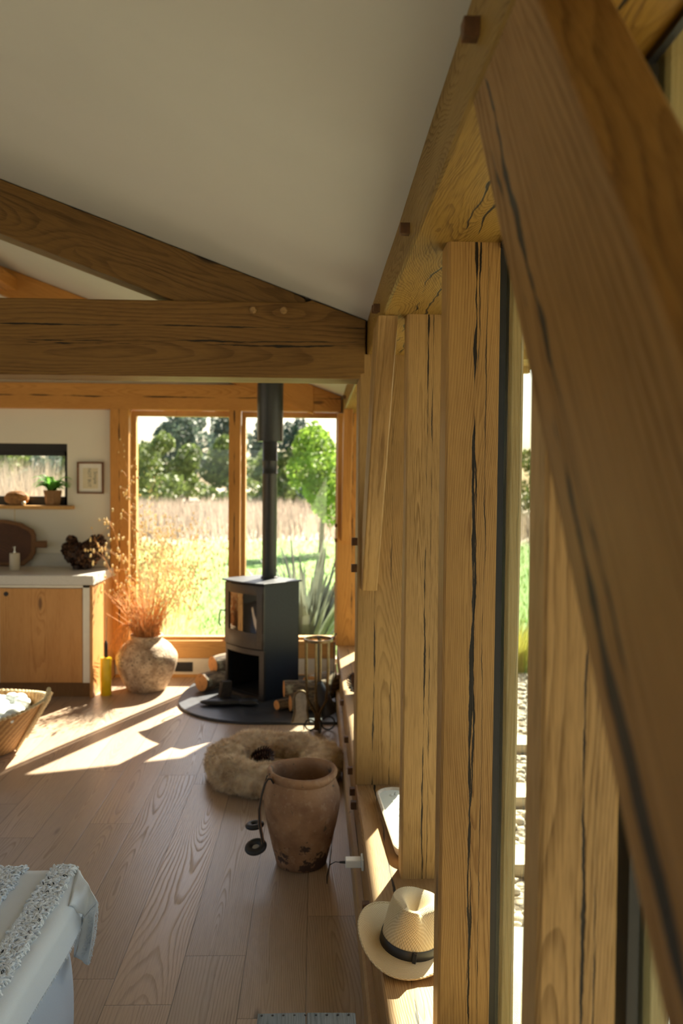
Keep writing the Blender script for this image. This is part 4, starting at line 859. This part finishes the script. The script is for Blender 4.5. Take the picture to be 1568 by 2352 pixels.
b = MB(); pts = [bsh(-.06, t) + Vector((.012, -.004, 0)) for t in (0, .25, .5, .75, 1)] + [bsh(-.02, 1) + Vector((.03, 0, .05))]; b.tube(pts, [.010, .012, .014, .015, .02, .022], 8)
for k in range(26): p = pts[1].lerp(pts[5], k / 25) if k else pts[1]; b.ball(bsh(-.04, .25 + .75 * min(1, k / 21)) + Vector((.024, U(-.01, .01), .01 + (.05 * max(0, k - 21) / 4))), 1, 6, 4, (.014, .012, .018))
build(b, 'plaited_handle', 'rope', bk, smooth=60)
b = MB(); zf = .285
for i in range(150): 
    a = U(0, 2 * pi); r_ = sqrt(R()); b.ball(BK + Vector((r_ * .30 * cos(a), r_ * .255 * sin(a), U(.19, .262))), 1, 9, 6, (U(.04, .075), U(.03, .05), U(.02, .04)), Matrix.Rotation(U(0, 3), 3, 'Z'))
tag(build(b, 'fleece', 'wool', smooth=80), 'heap of fluffy white fleece filling the seagrass basket', 'fleece', kind='stuff')

# ---- bed corner with cover and tufted throw
bb = empty('bed', (-1.4, 1.6, 0), 'bed corner under a pale hanging cover at the bottom left', 'bed')
vs = []; fs = []; nv = 16                                        # cover: side drape profile swept along the edge
path = [(-.765, .6 + (2.42 - .6) * i / 40, 1, 0) for i in range(41)] + [(-.765 - .07 + .07 * cos(a), 2.42 + .07 * sin(a), cos(a), sin(a)) for a in [pi / 2 * k / 6 for k in range(1, 7)]] + [(-.835 - .12 * i, 2.49, 0, 1) for i in range(1, 12)]
for i, (x, y, nx, ny) in enumerate(path):
    for j in range(nv):
        t = j / (nv - 1); z = .425 * (1 - t); o_ = .018 * sin(pi * t) + .055 * t + .016 * sin(y * 11 + 1) * t * (nx > .5) + .010 * sin(y * 23 + z * 4) * t * (nx > .5); vs.append((x + nx * o_, y + ny * o_ * .5, max(z, .004)))
for i in range(len(path) - 1):
    for j in range(nv - 1): fs.append((i * nv + j, (i + 1) * nv + j, (i + 1) * nv + j + 1, i * nv + j + 1))
build(MB().add(vs, fs).box((-2.1, .6, .02), (-.785, 2.46, .42)), 'bed_cover', 'sheet', bb, smooth=50)
th = empty('tufted_throw', (-1.1, 1.9, .43), 'white cotton throw with shaggy tufted bands and dark knots on the bed corner', 'throw')
XE = -.722
def tsurf(u, v):
    z = .447 + .003 * mnoise.noise(Vector((u * 7, v * 7, 0))); x = u
    if u > XE:
        d = u - XE; q = min(d / .06, 1); k = max(0, d - .06); x = XE + .040 * sin(q * pi / 2) + k * .12; z = .447 - .034 * (1 - cos(q * pi / 2)) - k * .99; x += .006 * sin(v * 9) * min(1, d * 8)
    return Vector((x, v, z))
UE = XE + .125
n1, n2 = 80, 60; vs = []; fs = []; ux = [-1.9 + (UE + 1.9) * (1 - (1 - i / n1) ** 1.8) for i in range(n1 + 1)]
for i in range(n1 + 1):
    for j in range(n2 + 1): vs.append(tsurf(ux[i], .75 + ((2.53 if ux[i] < XE + .01 else 2.53 - (ux[i] - XE) * 1.05) - .75) * j / n2))
for i in range(n1):
    for j in range(n2): fs.append((i * (n2 + 1) + j, (i + 1) * (n2 + 1) + j, (i + 1) * (n2 + 1) + j + 1, i * (n2 + 1) + j + 1))
o = build(MB().add(vs, fs), 'cloth', 'cloth', th, smooth=70); md = o.modifiers.new('thickness', 'SOLIDIFY'); md.thickness = .005; md.offset = -1
def patch(mb, a, b_, c, d, sag=(0, 0, 0), n=12):
    a, b_, c, d, sag = map(Vector, (a, b_, c, d, sag)); vs = []; fs = []
    for i in range(n + 1):
        for j in range(n + 1):
            s1, t1 = i / n, j / n; vs.append(a.lerp(b_, s1).lerp(d.lerp(c, s1), t1) + sag * sin(pi * s1) * sin(pi * t1) + Vector((1, 1, 1)) * .003 * mnoise.noise(Vector((s1 * 3, t1 * 3, a.x * 50))))
    for i in range(n):
        for j in range(n): fs.append((i * (n + 1) + j, (i + 1) * (n + 1) + j, (i + 1) * (n + 1) + j + 1, i * (n + 1) + j + 1))
    return mb.add(vs, fs)
FA, FB, FC, FD, FE, FF, FG = (-.722, 2.53, .449), (-.618, 2.365, .432), (-.655, 2.405, .225), (-.700, 2.43, .235), (-.705, 2.44, .33), (-.668, 2.405, .368), (-.690, 2.33, .440)
b = MB(); patch(b, FA, FB, FF, FG, (.008, .004, .012)); patch(b, FB, FC, FD, FF, (.012, .012, 0)); patch(b, FF, FD, FE, (-.70, 2.44, .38), (0, .01, 0), 6)
o = build(b, 'folded_corner', 'cloth', th, smooth=50, fixn=False); md = o.modifiers.new('thickness', 'SOLIDIFY'); md.thickness = .004
def tuft(mb, p, r):
    pts = []; a = U(0, 6.3); b_ = U(.6, 1.3)
    for k in range(7): t = k / 6; an = t * pi * 1.5; pts.append(p + Vector((cos(a) * r * cos(an) * b_ , sin(a) * r * cos(an), r * (.2 + .9 * sin(an * .7)))))
    mb.tube(pts, r * .26, 4, caps=False)
for (xa, xb, nt) in ((-.795, -.728, 2600), (-.955, -.880, 1500)):
    b = MB()
    for _ in range(nt): u = U(xa, xb); v = 2.535 - (2.535 - 1.5) * R() ** 1.1; tuft(b, tsurf(u, v), U(.007, .013))
    build(b, 'tufted_band', 'tuft', th, smooth=80, fixn=False)
for k in range(16):
    b = MB(); p = tsurf(U(-.79, -.73), U(1.7, 2.5)) + Vector((0, 0, .013)); tuft(b, p, .005); build(b, 'dark_knot', 'black', th, smooth=80, fixn=False)
b = MB()
for _ in range(900): v = U(1.5, 2.40); p = tsurf(UE, v); b.blade(p, (U(-1, 1), U(-1, 1), -.3), (.3, 0, -1), U(.004, .009), .002, .5, 1)
for _ in range(1500):
    s1, t1 = R(), R(); p = Vector(FB).lerp(Vector(FC), s1).lerp(Vector(FF).lerp(Vector(FD), s1), t1 * t1 * .8) + Vector((.012, .012, 0)) * sin(pi * s1) * .5; b.blade(p, (U(-1, 1), U(-1, 1), U(-1, 1)), (.5, -.85, 0), U(.004, .008), .002, .6, 1)
build(b, 'frayed_edge', 'tuft', th, fixn=False)

# ================================================================ THE GARDEN
GZ = -.15
g = struct(build(MB().box((-90, 7.2, GZ - .1), (70, 200, GZ)).box((.58, -8, GZ - .1), (70, 7.2, GZ)).box((-90, -60, GZ - .12), (-5.7, 7.2, GZ)).box((-5.7, -60, GZ - .12), (.58, -3.2, GZ)), 'ground', 'ground'))
gv = tag(build(MB().box((.56, -3, GZ), (3.2, 7.6, GZ + .03)), 'gravel_path', 'gravel'), 'strip of pale gravel outside the right-hand glazing', 'gravel', kind='stuff')
for i, y in enumerate((3.75, 4.55, 5.45)): beam('sleeper', (.60, y, GZ + .045), (2.8, y, GZ + .045), .07, .22, (0, 0, 1), 'sleeper', ['nearest', 'middle', 'farthest'][i] + ' of three pale timber sleepers laid across the gravel outside', 'sleeper', seed=i)
b = MB()
for i in range(1500):
    x, y = U(.6, 2.4), U(2.6, 7.4); r_ = U(.012, .034); b.ball((x, y, GZ + .03 + r_ * .3), r_, 6, 4, (1, U(.7, 1.2), .6))
tag(build(b, 'pebbles', plain('pale pebbles', (.62, .56, .47), .85, .3, 4), smooth=80), 'loose pale pebbles scattered over the gravel outside', 'pebbles', kind='stuff')
tag(build(MB().prism([(.62, 2.15), (1.25, 2.25), (1.2, 3.0), (.72, 3.08), (.62, 2.9)], 2, GZ + .02, GZ + .12), 'stone_block', 'stone', bevel=.02), 'pale grey stone slab just outside the glazing at the bottom right', 'stone slab')
def clump(name, c, n, L, spread, w, mat, label, cat, bend=(.2, .8), seg=3, r0=.1, group=None, plume=0, pm=None, kind=None, maxy=None):
    b = MB(); s = MB()
    for i in range(n):
        a = U(0, 2 * pi); d = Vector((cos(a), sin(a), 0)); p = Vector(c) + d * r0 * R(); up = (Vector((0, 0, 1)) + d * spread * R()).normalized(); l = L * U(.55, 1.); bd_ = U(*bend); b.blade(p, d, up, l, w * U(.7, 1.2), bd_, seg)
        if plume and i < plume:
            tip = p + up * (l * 1.5); b.tube([p, p + up * l, tip], [.004, .003, .0015], 4, caps=False)
            for _ in range(26): t = U(.65, 1.05); q = p.lerp(tip, t) + Vector((U(-1, 1), U(-1, 1), U(-1, .6))) * .11; s.ball(q, U(.006, .011), 5, 3, (1, 1, 2))
    o = build(b, name, mat, fixn=False); tag(o, label, cat, group, kind)
    if plume: build(s, 'plumes', pm, o, fixn=False)['kind'] = 'stuff'
    return o
clump('golden_oat_grass', (-1.42, 8.05, GZ), 150, 1.0, .45, .006, 'stipa', 'tall golden ornamental grass just outside the left garden pane', 'ornamental grass', plume=40, pm='stipa', r0=.20)
clump('golden_oat_grass', (-1.85, 8.6, GZ), 110, 1.0, .45, .006, 'stipa', 'second golden grass clump farther left outside the garden pane', 'ornamental grass', plume=26, pm='stipa', r0=.18)
clump('sedge_grass', (-1.0, 7.6, GZ), 420, .42, .9, .006, 'meadow_blade', 'low bleached sedge clump at the foot of the left garden pane', 'ornamental grass', r0=.25)
clump('sedge_grass', (-.05, 7.75, GZ), 260, .45, 1.1, .010, 'meadow_blade', 'low dry grass tuft under the sword-leaved plant', 'ornamental grass', r0=.25)
clump('sword_leaf_plant', (-.08, 8.35, GZ), 120, 1.36, .80, .080, 'phormium', 'big dark sword-leaved plant outside the right garden pane', 'garden plant', bend=(.02, .35), seg=6, r0=.14)
clump('sword_leaf_plant', (-.62, 8.9, GZ), 30, .95, .7, .055, 'phormium', 'smaller sword-leaved plant seen behind the flue pipe', 'garden plant', bend=(.05, .4), seg=6, r0=.1)
clump('golden_tuft', (1.95, 8.0, GZ), 900, .62, .5, .008, leafm('yellow green tuft', (.50, .48, .10)), 'yellow-green grass tuft behind the gravel outside the right glazing', 'ornamental grass', r0=.25)
b = MB()
for i in range(16000):
    y = 25 + 33 * R() ** 1.0; x = U(-.42, .42) * y; 
    if x > 9: continue
    b.blade((x, y, GZ), (U(-1, 1), U(-1, 1), 0), (0, 0, 1), U(.5, 1.05), .055, .3, 1)
for i in range(6000):
    y = U(10.5, 25); x = U(-.50, -.265) * y - .3; b.blade((x, y, GZ), (U(-1, 1), U(-1, 1), 0), (0, 0, 1), U(.6, 1.45), .022, .35, 2)
tag(build(b, 'meadow_grass', 'meadow_blade', fixn=False), 'sea of bleached tall meadow grass beyond the lawn', 'meadow grass', kind='stuff')
b = MB()
for i in range(5200):
    y = U(8.6, 12.5); x = U(-.43, -.305) * y; b.blade((x, y, GZ), (U(-1, 1), U(-1, 1), 0), (0, 0, 1), U(1.5, 2.35), .014, .25, 2)
tag(build(b, 'tall_grass_bank', 'meadow_blade', fixn=False), 'bank of tall bleached grass right outside the small kitchen window', 'tall grass', kind='stuff')
b = MB()
for i in range(14000):
    y = 8.2 + 17 * R() ** 1.3; x = U(-.30, .32) * y; b.blade((x, y, GZ), (U(-1, 1), U(-1, 1), 0), (0, 0, 1), U(.05, .11), .010 + y * .0006, .4, 1)
tag(build(b, 'lawn', 'lawn_blade', fixn=False), 'bright green lawn between the house and the meadow', 'lawn', kind='stuff')
def tree(c, h, rw, n, ls, mat, label, name='tree', trunk=True, zlo=.15, group=None, lobes=9):
    root = empty(name, (c[0], c[1], GZ), label, 'hedge' if name == 'hedge' else 'tree', group); b = MB()
    cs_ = []
    for i in range(lobes):
        a = U(0, 2 * pi); t = i / max(1, lobes - 1); rad_ = rw * (1 - .45 * abs(t - .35)) ; cs_.append((Vector((c[0] + cos(a) * rad_ * .5, c[1] + sin(a) * rad_ * .5, GZ + h * (zlo + .10 + (.78 - zlo) * t))), rw * U(.42, .62) * (1 - .35 * t), h * U(.14, .22)))
    for i in range(n):
        cc, r_, hh = random.choice(cs_); z = U(-1, 1); a = U(0, 2 * pi); s_ = sqrt(1 - z * z) * (U(.55, 1.) ** .5); p = cc + Vector((cos(a) * s_ * r_, sin(a) * s_ * r_, z * hh * U(.6, 1.)))
        p.z = max(p.z, GZ + .05)
        t = Vector((U(-1, 1), U(-1, 1), U(-1, 1))).normalized(); q = t.orthogonal().normalized() * ls * U(.5, 1.); t *= ls * U(.6, 1.2); b.add([p - q * .5, p + t * .5, p + q * .5, p - t * .5], [(0, 1, 2, 3)])
    build(b, 'foliage', mat, root, fixn=False)
    if trunk:
        b = MB().tube([(c[0], c[1], GZ), (c[0] + .02 * h, c[1], GZ + h * .4), (c[0], c[1], GZ + h * .85)], [h * .022, h * .016, h * .005], 8)
        for i in range(6): a = U(0, 6.3); z0_ = h * U(.3, .6); b.tube([(c[0], c[1], GZ + z0_), (c[0] + cos(a) * rw * .6, c[1] + sin(a) * rw * .6, GZ + z0_ + h * .2)], [h * .008, h * .002], 5)
        build(b, 'trunk', 'trunk', root)
    return root
tree((-10.8, 70, 0), 8.6, 3.6, 4600, .40, 'leaf_dark', 'tall blue-green tree filling the upper part of the left garden pane')
tree((-7.6, 74, 0), 8.4, 2.4, 3000, .40, 'leaf_dark', 'rounded blue-green tree just left of the pane mullion')
tree((-12.6, 66, 0), 5.5, 1.5, 1500, .35, 'leaf_mid', 'smaller green tree at the far left of the left garden pane')
tree((-5.2, 80, 0), 8.2, 1.5, 1600, .42, 'leaf_dark', 'pale tree seen in the narrow gap between mullion and flue')
pn = tree((-1.5, 62, 0), 6.3, 1.7, 1500, .30, 'leaf_pine', 'dark flat-topped pine behind the flue pipe', zlo=.62, lobes=6)
tree((.15, 21, 0), 3.25, 1.0, 5200, .13, 'leaf_light', 'young bright green tree on the lawn in the right garden pane', zlo=.28)
tree((2.6, 58, 0), 4.6, 2.6, 1800, .35, 'leaf_mid', 'green bush at the right edge of the right garden pane')
HL = ['left', 'middle', 'right']; hid = 'green hedgerow bush hidden behind the walls beyond the meadow'
hl = ['green hedgerow bush at the left of the small kitchen window view', 'green hedgerow bush in the middle of the small kitchen window view', 'green hedgerow bush at the right of the small kitchen window view, behind the fern', hid,
      'green hedgerow bush at the left edge of the left garden pane', 'second green hedgerow bush from the left in the left garden pane', 'third green hedgerow bush from the left in the left garden pane', 'green hedgerow bush just left of the mullion post',
      'green hedgerow bush behind the flue pipe', 'green hedgerow bush just right of the flue pipe', 'green hedgerow bush behind the young bright tree', hid, hid]
for i in range(13):
    x = -23 + i * 2.4; tree((x + U(-.5, .5), 60 + U(-2, 3), 0), 4.4 + U(-.6, .8) - (.8 if i > 9 else 0), 2.7, 2600, .34, 'leaf_mid', hl[i], name='hedge', trunk=False, zlo=.0, group='hedgerow bushes beyond the meadow', lobes=6)
tree((.5, 48, 0), 2.4, 1.9, 2200, .25, 'leaf_pine', 'low dark shrub at the meadow edge behind the young bright tree', name='hedge', trunk=False, zlo=0, lobes=5)
tree((-17.5, 52, 0), 3.4, 2.4, 1800, .3, 'leaf_dark', 'dark green bush seen through the small kitchen window', name='hedge', trunk=False, zlo=0, lobes=6)
tree((-20.5, 50, 0), 3.6, 2.6, 1800, .3, 'leaf_mid', 'green bush at the left of the small kitchen window view', name='hedge', trunk=False, zlo=0, lobes=6)
tree((10.5, 40, 0), 3.4, 1.8, 1500, .25, 'leaf_mid', 'green bush seen in the narrow strip beside the long-split post', name='hedge', trunk=False, zlo=0, lobes=6)
